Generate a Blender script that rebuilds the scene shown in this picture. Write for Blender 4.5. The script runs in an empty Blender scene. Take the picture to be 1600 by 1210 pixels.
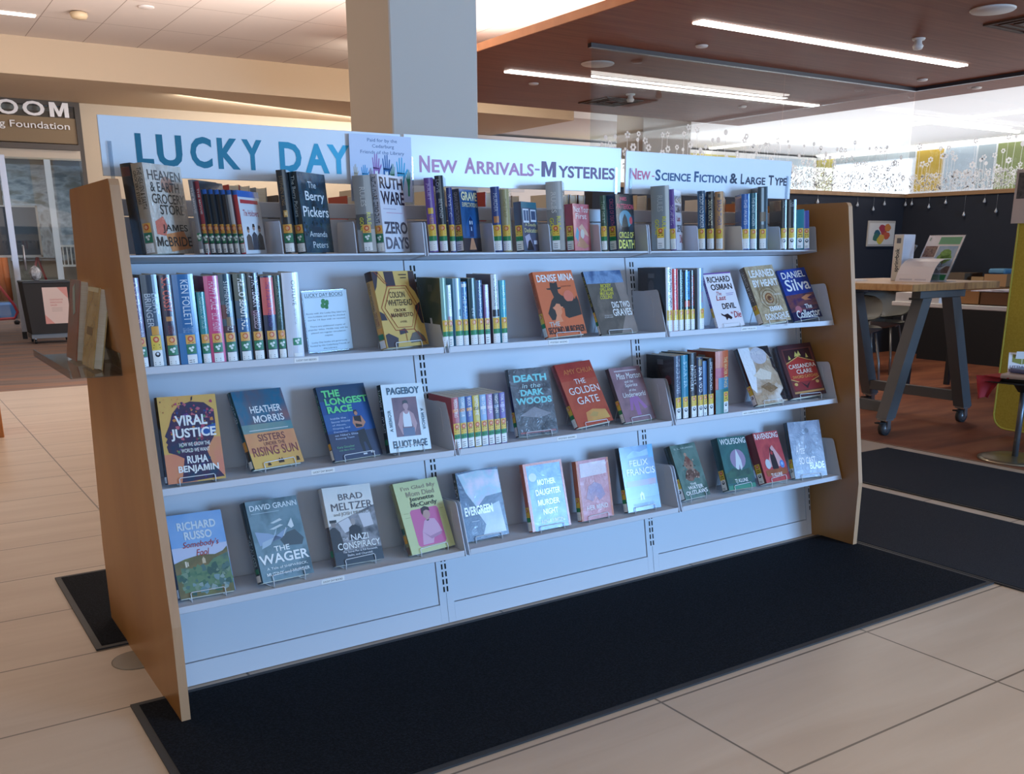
import bpy, math, random, re
from mathutils import Matrix, Vector, Euler
R = math.radians
C = bpy.context.scene.collection
S = bpy.context.scene

# ------------------------------------------------------------------ camera
cam_d = bpy.data.cameras.new('camera')
cam = bpy.data.objects.new('camera', cam_d); C.objects.link(cam)
YAW, PITCH, ROLL = -0.5814, -0.2656, -0.0043
fw = Vector((-math.sin(YAW)*math.cos(PITCH), math.cos(YAW)*math.cos(PITCH), math.sin(PITCH)))
rt = Vector((math.cos(YAW), math.sin(YAW), 0)); up = rt.cross(fw)
rt2 = rt*math.cos(ROLL)+up*math.sin(ROLL); up2 = -rt*math.sin(ROLL)+up*math.cos(ROLL)
m = Matrix((rt2, up2, -fw)).transposed().to_4x4(); m.translation = (-0.5455, -2.8403, 1.2251)
cam.matrix_world = m
cam_d.sensor_width = 36; cam_d.lens = 36*1483.4/1600
cam_d.shift_y = (788.8-605)/1600
cam_d.clip_start = 0.05; cam_d.clip_end = 200
S.camera = cam

# ------------------------------------------------------------------ light
S.view_settings.view_transform = 'Standard'; S.view_settings.look = 'None'
S.view_settings.gamma = 1; S.view_settings.use_curve_mapping = False
S.view_settings.exposure = 0.06
wd = bpy.data.worlds.new('world'); S.world = wd; wd.use_nodes = True
wd.node_tree.nodes['Background'].inputs[0].default_value = (0.62, 0.79, 1.0, 1)
wd.node_tree.nodes['Background'].inputs[1].default_value = 0.21
def area(name, loc, target, sx, sy, power, col, spread=180.):
    d = bpy.data.lights.new(name, 'AREA'); d.shape = 'RECTANGLE'; d.size = sx; d.size_y = sy
    d.energy = power; d.color = col; d.spread = R(spread)
    o = bpy.data.objects.new(name, d); C.objects.link(o); o.location = loc
    o.rotation_euler = (Vector(target)-Vector(loc)).to_track_quat('-Z', 'Y').to_euler()
    return o
area('window_daylight', (5.6, -6.4, 1.45), (1.4, 0, 0.75), 2.4, 1.8, 460, (0.29, 0.57, 1.0))
area('window_daylight_side', (-1.5, -7.5, 1.6), (0.6, 0, 0.9), 3.0, 2.0, 48, (0.62, 0.80, 1.0))
area('ceiling_lamp_front', (2.0, -3.6, 3.5), (2.0, -3.6, 0), 6.0, 2.6, 54, (1.0, 0.86, 0.70), 95)
area('ceiling_lamp_left', (-1.4, 2.6, 3.5), (-1.4, 2.6, 0), 2.4, 4.0, 38, (1.0, 0.86, 0.70))  # added warm fill for the left wooden end panel
area('cove_lamp', (4.9, 11.2, 3.10), (4.6, 12.2, 2.3), 3.6, 0.25, 52, (1.0, 0.95, 0.90))
area('cove_uplight', (4.10, 5.5, 3.0), (3.2, 5.7, 3.57), 0.3, 6.0, 330, (1.0, 0.93, 0.90))
area('raft_uplight', (5.2, 3.5, 3.10), (5.2, 3.5, 3.57), 1.2, 7.0, 160, (1.0, 0.97, 0.95))
area('tiled_ceiling_uplight', (-0.5, 6.0, 2.2), (-0.3, 6.2, 3.57), 5.0, 6.0, 60, (1.0, 0.82, 0.74))  # added fill hovering in the room to brighten the tiled ceiling
area('strip_lamp_front', (6.9, 3.15, 2.88), (6.9, 3.15, 0), 3.6, 0.1, 40, (1.0, 0.90, 0.80))
area('strip_lamp_rear', (7.3, 5.75, 2.88), (7.3, 5.75, 0), 4.6, 0.1, 30, (1.0, 0.90, 0.80))
area('hall_lamp', (14.5, 6.0, 1.8), (14.5, 6.0, 3.3), 6.0, 12.0, 290, (0.88, 0.92, 1.0))  # added upward fill in mid-air, brightens the white hall ceiling
area('hall_daylight', (14.0, -3.0, 1.8), (12.5, 9, 2.0), 6.0, 2.0, 620, (0.92, 0.95, 1.0))
area('meeting_room_lamp', (1.0, 15.5, 3.0), (1.0, 15.5, 0), 3.0, 3.0, 80, (0.90, 0.95, 1.0))
area('raft_rear_lamp', (6.6, 8.3, 3.2), (6.6, 10.1, 3.3), 4.0, 0.2, 30, (1.0, 0.92, 0.82))  # added fill aimed at the front of the lowered soffit

# ------------------------------------------------------------------ materials
MC = {}
def lin(h):
    h = h.lstrip('#'); return tuple((c/12.92 if c <= .04045 else ((c+.055)/1.055)**2.4) for c in (int(h[i:i+2], 16)/255 for i in (0, 2, 4)))+(1,)
def mat(c, rough=.5, coat=0., metal=0., emit=0., bump=0., bscale=40., spec=.5, trans=0., crinkle=False):
    """plain colour '#rrggbb', or 'N:scale:#a,#b,#c' for a mottled one (noise through a ramp)."""
    key = (c, rough, coat, metal, emit, bump, bscale, spec, trans, crinkle)
    if key in MC: return MC[key]
    M = bpy.data.materials.new('paint'); M.use_nodes = True; N = M.node_tree.nodes; L = M.node_tree.links
    b = N['Principled BSDF']; b.inputs['Roughness'].default_value = rough; b.inputs['Metallic'].default_value = metal
    b.inputs['Coat Weight'].default_value = coat; b.inputs['Coat Roughness'].default_value = .12 if not crinkle else .07
    b.inputs['Specular IOR Level'].default_value = spec; b.inputs['Transmission Weight'].default_value = trans
    tc = N.new('ShaderNodeTexCoord')
    if c.startswith('N:'):
        _, sc, cols = c.split(':', 2); cols = cols.split(','); sc = sc.split('x')
        mp = N.new('ShaderNodeMapping'); nz = N.new('ShaderNodeTexNoise'); rp = N.new('ShaderNodeValToRGB')
        v = [float(a) for a in sc]; v = v*3 if len(v) == 1 else v
        mp.inputs['Scale'].default_value = v; nz.inputs['Scale'].default_value = 1; nz.inputs['Detail'].default_value = 4
        L.new(tc.outputs['Object'], mp.inputs[0]); L.new(mp.outputs[0], nz.inputs['Vector']); L.new(nz.outputs['Fac'], rp.inputs[0])
        e = rp.color_ramp.elements; n = len(cols); e[0].position = .34; e[1].position = .66; e[0].color = lin(cols[0]); e[1].color = lin(cols[-1])
        for i in range(1, n-1):
            k = e.new(.34+.32*i/(n-1)); k.color = lin(cols[i])
        L.new(rp.outputs[0], b.inputs['Base Color'])
    else:
        b.inputs['Base Color'].default_value = lin(c)
        if emit:
            b.inputs['Emission Color'].default_value = lin(c); b.inputs['Emission Strength'].default_value = emit
    if bump or crinkle:
        nz = N.new('ShaderNodeTexNoise'); bp = N.new('ShaderNodeBump')
        nz.inputs['Scale'].default_value = bscale; nz.inputs['Detail'].default_value = 3
        L.new(tc.outputs['Object'], nz.inputs['Vector']); L.new(nz.outputs['Fac'], bp.inputs['Height'])
        if crinkle:
            nz.inputs['Scale'].default_value = 30; nz.inputs['Distortion'].default_value = 1.6
            bp.inputs['Strength'].default_value = 1.; bp.inputs['Distance'].default_value = .02
            L.new(bp.outputs[0], b.inputs['Coat Normal'])
        else:
            bp.inputs['Strength'].default_value = bump; bp.inputs['Distance'].default_value = .01
            L.new(bp.outputs[0], b.inputs['Normal'])
    MC[key] = M
    return M
def sheet(alpha, rough=.03, tint='#ffffff', key='sheet'):
    """thin clear sheet (acrylic, window glass): reflection by Fresnel over see-through."""
    k = (key, alpha, rough, tint)
    if k in MC: return MC[k]
    M = bpy.data.materials.new('clear_sheet'); M.use_nodes = True; N = M.node_tree.nodes; L = M.node_tree.links
    for n in list(N): N.remove(n)
    o = N.new('ShaderNodeOutputMaterial'); t = N.new('ShaderNodeBsdfTransparent'); g = N.new('ShaderNodeBsdfGlossy')
    f = N.new('ShaderNodeFresnel'); mx = N.new('ShaderNodeMixShader'); a = N.new('ShaderNodeMath')
    t.inputs[0].default_value = lin(tint); g.inputs['Roughness'].default_value = rough; f.inputs[0].default_value = 1.45
    a.operation = 'MULTIPLY_ADD'; a.inputs[1].default_value = 1.; a.inputs[2].default_value = alpha; a.use_clamp = True
    gm = N.new('ShaderNodeNewGeometry'); io = N.new('ShaderNodeMapRange'); io.inputs['To Min'].default_value = 1.45; io.inputs['To Max'].default_value = 1/1.45
    L.new(gm.outputs['Backfacing'], io.inputs['Value']); L.new(io.outputs[0], f.inputs[0])
    L.new(f.outputs[0], a.inputs[0]); L.new(a.outputs[0], mx.inputs[0]); L.new(t.outputs[0], mx.inputs[1]); L.new(g.outputs[0], mx.inputs[2]); L.new(mx.outputs[0], o.inputs[0])
    if key in ('acr', 'tray', 'be', 'cl'):                       # acrylic also scatters a little
        d = N.new('ShaderNodeBsdfDiffuse'); d.inputs[0].default_value = lin(tint); m2 = N.new('ShaderNodeMixShader'); m2.inputs[0].default_value = .45
        L.new(g.outputs[0], m2.inputs[1]); L.new(d.outputs[0], m2.inputs[2]); L.new(m2.outputs[0], mx.inputs[2])
    MC[k] = M
    return M

def film_mat():
    M = bpy.data.materials.new('white_film'); M.use_nodes = True; N = M.node_tree.nodes; L = M.node_tree.links
    for n in list(N): N.remove(n)
    o = N.new('ShaderNodeOutputMaterial'); t = N.new('ShaderNodeBsdfTranslucent'); d = N.new('ShaderNodeBsdfDiffuse'); mx = N.new('ShaderNodeMixShader')
    mx.inputs[0].default_value = .4; L.new(t.outputs[0], mx.inputs[1]); L.new(d.outputs[0], mx.inputs[2]); L.new(mx.outputs[0], o.inputs[0])
    t.inputs[0].default_value = d.inputs[0].default_value = (.95, .95, .95, 1); return M
# ------------------------------------------------------------------ mesh helpers
_fc = bpy.data.curves.new('glyphs', 'FONT'); _fo = bpy.data.objects.new('glyphs', _fc)
def _raw(s, bold, shear):
    _fc.body = s; _fc.resolution_u = 3; _fc.offset = bold; _fc.shear = shear
    me = _fo.to_mesh(); v = [(p.co.x, p.co.y) for p in me.vertices]; f = [tuple(p.vertices) for p in me.polygons]; _fo.to_mesh_clear()
    return v, f
def glyphs(s, bold=0., shear=0.):
    if bold > 0 and 'M' in s:                       # the font's M cannot be emboldened: draw it as a polygon, the rest piece by piece
        X = lambda t: max(p[0] for p in _raw(t, 0, 0)[0]); ink = lambda t: X(t)-min(p[0] for p in _raw(t, 0, 0)[0])
        v, f, pre = [], [], ''; my = max(p[1] for p in _raw('M', 0, 0)[0])
        for piece in re.findall('M|[^M]+', s):
            t = piece.rstrip()
            if t:
                b1 = X(pre+t); 
                if piece == 'M':
                    w = ink('M'); st = min(.3, (.105+2*bold)/w); a0 = b1-w-bold; w += 2*bold
                    q = [(0, 0), (0, 1), (1.25*st, 1), (.5, .40), (1-1.25*st, 1), (1, 1), (1, 0), (1-st, 0), (1-st, .66), (.57, .05), (.43, .05), (st, .66), (st, 0)]
                    pv = [(a0+x*w+shear*y*my, -bold+y*(my+2*bold)) for x, y in q]; pf = [tuple(range(13))]
                else:
                    pv, pf = _raw(t.lstrip(), bold, shear); d = b1+bold-max(p[0] for p in pv)+(shear*.0); pv = [(x+d, y) for x, y in pv]
                o = len(v); v += pv; f += [tuple(k+o for k in q) for q in pf]
            pre += piece
    else: v, f = _raw(s, bold, shear)
    x0 = min(p[0] for p in v); x1 = max(p[0] for p in v); y0 = min(p[1] for p in v); y1 = max(p[1] for p in v)
    return [((a-x0)/max(x1-x0, 1e-6), (b-y0)/max(y1-y0, 1e-6)) for a, b in v], f
class MB:
    def __init__(s): s.v = []; s.f = []; s.m = []; s.mats = []; s.sm = []
    def mi(s, M):
        if M not in s.mats: s.mats.append(M)
        return s.mats.index(M)
    def add(s, vs, fs, M, smooth=False):
        o = len(s.v); i = s.mi(M); s.v += [tuple(v) for v in vs]
        for f in fs: s.f.append(tuple(a+o for a in f)); s.m.append(i); s.sm.append(smooth)
        return s
    def box(s, x0, y0, z0, x1, y1, z1, M, bev=0.):
        x0, x1 = sorted((x0, x1)); y0, y1 = sorted((y0, y1)); z0, z1 = sorted((z0, z1))
        b = min(bev, (x1-x0)*.45, (y1-y0)*.45, (z1-z0)*.45)
        if b <= 0:
            v = [(x, y, z) for z in (z0, z1) for y in (y0, y1) for x in (x0, x1)]
            return s.add(v, [(0, 2, 3, 1), (4, 5, 7, 6), (0, 1, 5, 4), (2, 6, 7, 3), (0, 4, 6, 2), (1, 3, 7, 5)], M)
        v = []; idx = {}
        for ax in range(3):
            for k in range(8):
                sx, sy, sz = k & 1, (k >> 1) & 1, k >> 2
                p = [x1-b if sx else x0+b, y1-b if sy else y0+b, z1-b if sz else z0+b]
                p[ax] = (x1, y1, z1)[ax] if (sx, sy, sz)[ax] else (x0, y0, z0)[ax]
                idx[ax, sx, sy, sz] = len(v); v.append(p)
        f = []
        for sx in (0, 1):
            f.append(tuple(idx[0, sx, a, c] for a, c in ((0, 0), (0, 1), (1, 1), (1, 0))[::1 if not sx else -1]))
            f.append(tuple(idx[1, a, sx, c] for a, c in ((0, 0), (1, 0), (1, 1), (0, 1))[::1 if not sx else -1]))
            f.append(tuple(idx[2, a, c, sx] for a, c in ((0, 0), (0, 1), (1, 1), (1, 0))[::1 if not sx else -1]))
        for a in (0, 1):
            for c in (0, 1):
                f.append((idx[0, a, c, 0], idx[0, a, c, 1], idx[1, a, c, 1], idx[1, a, c, 0]))
                f.append((idx[0, a, 0, c], idx[0, a, 1, c], idx[2, a, 1, c], idx[2, a, 0, c]))
                f.append((idx[1, 0, a, c], idx[1, 1, a, c], idx[2, 1, a, c], idx[2, 0, a, c]))
                for d in (0, 1): f.append((idx[0, a, c, d], idx[1, a, c, d], idx[2, a, c, d]))
        return s.add(v, f, M)
    def prism(s, poly, ax, a, b, M):
        """polygon of two coordinates pushed along axis ax (0 x, 1 y, 2 z) from a to b."""
        def P(p, t): q = list(p); q.insert(ax, t); return q
        n = len(poly); v = [P(p, a) for p in poly]+[P(p, b) for p in poly]
        return s.add(v, [tuple(range(n))[::-1], tuple(range(n, 2*n))]+[(i, (i+1) % n, n+(i+1) % n, n+i) for i in range(n)], M)
    def tube(s, pts, r, M, n=8, closed=False):
        pts = [Vector(p) for p in pts]; rings = []; k = len(pts); rr = r if isinstance(r, (list, tuple)) else [r]*k; pn = None
        for i, p in enumerate(pts):
            a = pts[i-1] if (i or closed) else p; b = pts[(i+1) % k] if (i < k-1 or closed) else p
            d = (b-a).normalized() if (b-a).length > 1e-9 else Vector((0, 0, 1))
            if pn is None: u = d.orthogonal().normalized()
            else:
                u = pn-d*pn.dot(d); u = u.normalized() if u.length > 1e-6 else d.orthogonal().normalized()
            pn = u; w = d.cross(u)
            rings.append([p+(u*math.cos(t)+w*math.sin(t))*rr[i] for t in (2*math.pi*j/n for j in range(n))])
        v = [q for g in rings for q in g]; f = []
        for i in range(k if closed else k-1):
            for j in range(n):
                a, b = i*n, ((i+1) % k)*n; f.append((a+j, a+(j+1) % n, b+(j+1) % n, b+j))
        if not closed: f += [tuple(range(n))[::-1], tuple(range((k-1)*n, k*n))]
        return s.add(v, f, M, True)
    def lathe(s, prof, c, M, n=24, smooth=True):
        v = []; f = []
        for r, z in prof: v += [(c[0]+r*math.cos(2*math.pi*j/n), c[1]+r*math.sin(2*math.pi*j/n), c[2]+z) for j in range(n)]
        for i in range(len(prof)-1):
            for j in range(n): f.append((i*n+j, i*n+(j+1) % n, (i+1)*n+(j+1) % n, (i+1)*n+j))
        f += [tuple(range(n))[::-1], tuple(range((len(prof)-1)*n, len(prof)*n))]
        return s.add(v, f, M, smooth)
    def flat(s, pts, fn, M): return s.add([fn(*p) for p in pts], [tuple(range(len(pts)))], M)
    def text(s, t, fn, box, M, bold=.012, shear=0.):
        """lettering fitted into box (u0,v0,u1,v1), mapped to space by fn(u,v)."""
        u0, v0, u1, v1 = box
        g, f = glyphs(t, bold, shear)
        return s.add([fn(u0+(u1-u0)*a, v0+(v1-v0)*b) for a, b in g], f, M)
    def build(s, name, parent=None, mw=None):
        me = bpy.data.meshes.new(name); me.from_pydata(s.v, [], s.f)
        for M in s.mats: me.materials.append(M)
        me.polygons.foreach_set('material_index', s.m); me.polygons.foreach_set('use_smooth', s.sm); me.update()
        o = bpy.data.objects.new(name, me); C.objects.link(o)
        if mw is not None: o.matrix_world = mw
        if parent is not None: o.parent = parent
        return o
def tag(o, label, cat, group=None, kind=None):
    o['label'] = label; o['category'] = cat
    if group: o['group'] = group
    if kind: o['kind'] = kind
    return o
def struct(o): o['kind'] = 'structure'; return o
def empty(name, loc, rz=0.):
    o = bpy.data.objects.new(name, None); C.objects.link(o); o.location = loc; o.rotation_euler = (0, 0, rz); return o
def T(x, y, z, rz=0.): return Matrix.Translation((x, y, z)) @ Matrix.Rotation(rz, 4, 'Z')
def clone(o, mw=None, parent=None):
    c = o.copy(); C.objects.link(c)
    if parent is not None: c.parent = parent
    if mw is not None: c.matrix_world = mw
    for ch in [x for x in bpy.data.objects if x.parent == o]: clone(ch, None, c)
    return c

# ------------------------------------------------------------------ procedural surfaces of the room
def world_mat(build, rough=.5, bump=None, spec=.5):
    M = bpy.data.materials.new('surface'); M.use_nodes = True; N = M.node_tree.nodes; L = M.node_tree.links
    b = N['Principled BSDF']; b.inputs['Roughness'].default_value = rough; b.inputs['Specular IOR Level'].default_value = spec
    g = N.new('ShaderNodeNewGeometry'); sp = N.new('ShaderNodeSeparateXYZ'); L.new(g.outputs['Position'], sp.inputs[0])
    def mth(op, a, c=None, d=None):
        n = N.new('ShaderNodeMath'); n.operation = op
        for i, q in enumerate((a, c, d)):
            if q is None: continue
            if isinstance(q, (int, float)): n.inputs[i].default_value = q
            else: L.new(q, n.inputs[i])
        return n.outputs[0]
    def noise(scale, detail=4, dist=0.):
        mp = N.new('ShaderNodeMapping'); mp.inputs['Scale'].default_value = scale; nz = N.new('ShaderNodeTexNoise')
        nz.inputs['Scale'].default_value = 1; nz.inputs['Detail'].default_value = detail; nz.inputs['Distortion'].default_value = dist
        L.new(g.outputs['Position'], mp.inputs[0]); L.new(mp.outputs[0], nz.inputs['Vector']); return nz.outputs['Fac']
    def ramp(f, *st):
        r = N.new('ShaderNodeValToRGB'); L.new(f, r.inputs[0]); e = r.color_ramp.elements
        e[0].position, e[0].color = st[0][0], lin(st[0][1]); e[1].position, e[1].color = st[-1][0], lin(st[-1][1])
        for p, c in st[1:-1]:
            k = e.new(p); k.color = lin(c)
        return r.outputs[0]
    def mix(f, a, c, mode='MIX'):
        n = N.new('ShaderNodeMix'); n.data_type = 'RGBA'; n.blend_type = mode
        if isinstance(f, (int, float)): n.inputs[0].default_value = f
        else: L.new(f, n.inputs[0])
        for i, q in ((6, a), (7, c)):
            if isinstance(q, str): n.inputs[i].default_value = lin(q)
            else: L.new(q, n.inputs[i])
        return n.outputs[2]
    col = build(sp.outputs, mth, noise, ramp, mix); L.new(col, b.inputs['Base Color'])
    if bump:
        bp = N.new('ShaderNodeBump'); bp.inputs['Strength'].default_value = bump[0]; bp.inputs['Distance'].default_value = .01
        L.new(noise(bump[1]), bp.inputs['Height']); L.new(bp.outputs[0], b.inputs['Normal'])
    return M
def joint(mth, c, off, step, w):        # 1 on a joint line of a grid, else 0
    f = mth('FRACT', mth('DIVIDE', mth('SUBTRACT', c, off), step))
    d = mth('MINIMUM', f, mth('SUBTRACT', 1., f))
    return mth('LESS_THAN', d, w/step)
def tile_floor(xyz, mth, noise, ramp, mix):
    x, y = xyz[0], xyz[1]
    base = ramp(noise((1.1, 9, 1), 6, .6), (.3, '#b09b87'), (.5, '#bba793'), (.72, '#c5b3a0'))
    base = mix(.35, base, ramp(noise((.7, .8, 1), 2), (.3, '#b29d89'), (.7, '#c2b09d')))
    left = mth('LESS_THAN', x, .221)
    jy = mth('ADD', mth('MULTIPLY', joint(mth, y, -.261, .4445, .0035), left),
             mth('MULTIPLY', joint(mth, y, -1.06, .4445, .0035), mth('SUBTRACT', 1., left)))
    j = mth('MAXIMUM', jy, joint(mth, x, .221, .897, .0035))
    return mix(j, base, '#6e6255')
FLOOR = world_mat(tile_floor, .38)
CARPET = world_mat(lambda x, mth, noise, ramp, mix: ramp(noise((.9, 7, 1), 5, .4), (.3, '#5c5452'), (.45, '#76655e'), (.58, '#866553'), (.72, '#93786a')), .95, (.4, (160, 160, 160)))
BROWN = world_mat(lambda x, mth, noise, ramp, mix: ramp(noise((1.3, 6, 1), 5, .5), (.3, '#6b3a21'), (.5, '#84492a'), (.7, '#965a35')), .8, (.3, (120, 120, 120)))
CEIL = world_mat(lambda x, mth, noise, ramp, mix: mix(mth('MAXIMUM', joint(mth, x[0], .74, .6115, .004), joint(mth, x[1], .43, 1.223, .004)), '#d3c6bb', '#8e7d70'), .9)
WOODC = world_mat(lambda x, mth, noise, ramp, mix: ramp(noise((1.2, 22, 1), 5, .3), (.3, '#7d452b'), (.55, '#8a5034'), (.75, '#95593b')), .5, None, .18)
def wood(c, rough=.35): return mat('N:14x2x2:'+c, rough)
# ------------------------------------------------------------------ room shell
def room():
    f = MB().box(-6, -9, -.08, 4.70, 6.65, 0, FLOOR).build('floor'); struct(f)
    f = MB().box(-6, 6.65, -.08, 4.70, 18.2, 0, CARPET).build('floor'); struct(f)
    f = MB().box(4.70, -9, -.08, 20.5, 18.2, 0, BROWN).build('floor'); struct(f)
    beige = mat('#cbb496', .8); beige2 = mat('#c2b097', .8); white = mat('#f2f0ee', .8)
    struct(MB().box(-6, -9, 3.57, 10.45, 10.149, 3.75, CEIL).build('ceiling'))
    struct(MB().box(-6, 10.15, 3.16, 9.2, 18.2, 3.75, beige).build('ceiling'))        # lowered soffit before the door wall
    o = MB().box(4.33, -3.0, 2.92, 10.45, 7.78, 2.925, WOODC)
    struct(o.box(4.33, -3.0, 2.925, 10.45, 7.78, 2.99, mat('N:14x2x2:#c8875c,#d8996c,#c98c63', .5)).build('ceiling'))
    struct(MB().box(10.46, -9, 3.2, 20.5, 18.2, 3.3, white).build('ceiling'))
    struct(MB().box(9.21, 10.16, 3.2, 10.459, 18.2, 3.3, white).build('ceiling'))
    struct(MB().box(2.22, 12.2, 0, 8.6, 12.4, 3.159, beige2).build('wall_back'))
    struct(MB().box(-6, 12.2, 2.62, 2.149, 12.36, 2.95, mat('#8a7355', .7)).build('wall_doorhead'))
    struct(MB().box(-6.15, -9, 0, -6, 18.2, 3.75, mat('#c9b497', .8)).build('wall_left'))
    struct(MB().box(-6, 18.0, 0, 5.0, 18.2, 3.15, mat('#8b8378', .8)).build('wall_meeting_room'))
    struct(MB().box(5.0, 12.41, 0, 5.15, 18.2, 3.15, mat('#8b8378', .8)).build('wall_meeting_room_side'))
    struct(MB().box(-6, 12.41, 3.05, 4.99, 18.0, 3.15, mat('#b9b2a8', .8)).build('ceiling'))
    struct(MB().box(8.61, 12.6, 0, 20.5, 12.8, 3.155, mat('#e9e7e4', .8)).build('wall_far'))
    struct(MB().box(18.0, -9, 0, 18.2, 12.59, 3.199, mat('#dfe2e6', .8)).build('wall_right'))
    # navy half wall with a wooden cap, glazed above
    navy = mat('#20242e', .85, bump=.15, bscale=300.)
    struct(MB().box(4.97, 4.22, 0, 9.62, 4.34, 1.74, navy).build('wall_navy'))
    struct(MB().box(9.50, -3.0, 0, 9.62, 4.219, 1.74, navy).build('wall_navy_side'))
    cap = wood('#8d6a48,#a27c56', .5)
    t = MB(); t.box(4.95, 4.20, 1.741, 9.64, 4.36, 1.785, cap, .004); struct(t.build('trim_1'))
    t = MB(); t.box(9.48, -3.0, 1.741, 9.64, 4.199, 1.785, cap, .004); struct(t.build('trim_2'))
room()

def pillar(name, x0, y0, x1, y1, z1, M):
    struct(MB().box(x0, y0, 0, x1, y1, z1, M, .006).build(name))
pillar('column', 1.638, 1.50, 2.115, 1.978, 3.57, mat('#d0c6ba', .8))
pillar('column', 9.06, 8.3, 10.0, 8.9, 3.57, mat('#b8afa4', .8))

# ------------------------------------------------------------------ double-sided display shelving
W = 0.914
YB = lambda z: -(0.2317-0.1624*z)
ZS = {1: 1.207, 2: .927, 3: .611, 4: .295}; YL = {1: -.143, 2: -.257, 3: -.308, 4: -.361}
METAL = mat('#d3d6de', .42); DARK = mat('#0b0c0f', .8)
PANEL = mat('N:22x3x.7:#a06c39,#ac7841,#b4814a', .34); EDGE = mat('N:20x20x1.5:#bf9068,#cb9d76', .45)
unit = empty('display_shelving', (0, 0, 0))
tag(unit, 'long white metal display shelving with tapered wooden end panels, full of books', 'bookshelf')
def end_panel(x0, x1, face):
    P = [(-.445, 0), (-.445, .2737), (-.2775, 1.374), (-.270, 1.386), (-.262, 1.389), (.262, 1.389), (.270, 1.386), (.2775, 1.374), (.445, .2737), (.445, 0)]
    m = MB(); n = len(P)
    m.add([(x0, y, z) for y, z in P], [tuple(range(n))], PANEL).add([(x1, y, z) for y, z in P], [tuple(range(n))[::-1]], PANEL)
    v = [(x0, y, z) for y, z in P]+[(x1, y, z) for y, z in P]
    m.add(v, [(i, (i+1) % n, n+(i+1) % n, n+i) for i in range(n)], EDGE)
    return m.build('end_panel', unit)
end_panel(-.0260, -.002, 0); end_panel(2.744, 2.768, 1)
for i in range(3):
    a, b = W*i+.0285, W*(i+1)-.0285
    m = MB(); z0, z1 = .0695, 1.183
    m.prism([(YB(z0)+.004, z0), (YB(z1)+.004, z1), (YB(z1)+.008, z1), (YB(z0)+.008, z0)], 0, a, b, METAL); m.build('back_panel', unit)
    m = MB(); z0, z1 = .002, .067
    m.prism([(YB(z0), z0), (YB(z1), z1), (YB(z1)+.01, z1), (YB(z0)+.01, z0)], 0, W*i+.0276, W*(i+1)-.0276, METAL); m.build('base_panel', unit)
    m = MB(); m.prism([(.2317, .002), (.04, 1.183), (.034, 1.183), (.2257, .002)], 0, W*i+.0005, W*(i+1)-.0005, METAL); m.build('rear_back_panel', unit)
    m = MB(); m.box(W*i+.001, .060, 1.312, W*(i+1)-.001, .072, 1.357, METAL, .002); m.box(W*i+.001, .062, 1.208, W*(i+1)-.001, .071, 1.309, METAL); m.build('top_rail', unit)
for i in range(4):
    x = W*i; a, b = (x-.0015 if i == 0 else x-.0272), (x+.0015 if i == 3 else x+.0272)
    m = MB(); z0, z1 = .002, 1.183
    m.prism([(YB(z0), z0), (YB(z1), z1), (YB(z1)+.012, z1), (YB(z0)+.012, z0)], 0, a, b, METAL)
    for k in range(42):
        z = .108+.0254*k
        for dx in (-.0095, .0035) if 0 < i < 3 else ((.0035,) if i == 0 else (-.0075,)):
            m.add([(x+dx, YB(z)-.0005, z), (x+dx+.006, YB(z)-.0005, z), (x+dx+.006, YB(z+.018)-.0005, z+.018), (x+dx, YB(z+.018)-.0005, z+.018)], [(0, 1, 2, 3)], DARK)
    if 0 < i < 3: m.add([(x-.0006, YB(.003)-.0004, .003), (x+.0006, YB(.003)-.0004, .003), (x+.0006, YB(.105)-.0004, .105), (x-.0006, YB(.105)-.0004, .105)], [(0, 1, 2, 3)], mat('#5a5f6b', .8))
    m.build('upright', unit)
WHITE = mat('#f4f4f2', .5); INK = mat('#23252b', .6)
LBL = {(2, 0): (.42, .492, 'LUCKY DAY BOOKS'), (3, 0): (.43, .502, 'LUCKY DAY BOOKS'), (4, 0): (.42, .492, 'LUCKY DAY BOOKS'), (2, 1): (1.30, 1.382, 'MYSTERY BOOKS'), (3, 1): (1.30, 1.382, 'MYSTERY BOOKS'),
       (2, 2): (2.20, 2.285, 'LARGE TYPE BOOKS'), (3, 2): (2.18, 2.33, 'NEW SCIENCE FICTION BOOKS')}
def bracket_poly(r):
    y, z = YL[r], ZS[r]
    return [(y-.005, z-.019), (y+.050, z+.134), (y+.056, z+.143), (y+.064, z+.1455), (y+.135, z+.138), (YB(z+.135)-.002, z+.137), (YB(z-.03)-.002, z-.03), (y+.05, z-.024)]
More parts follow.
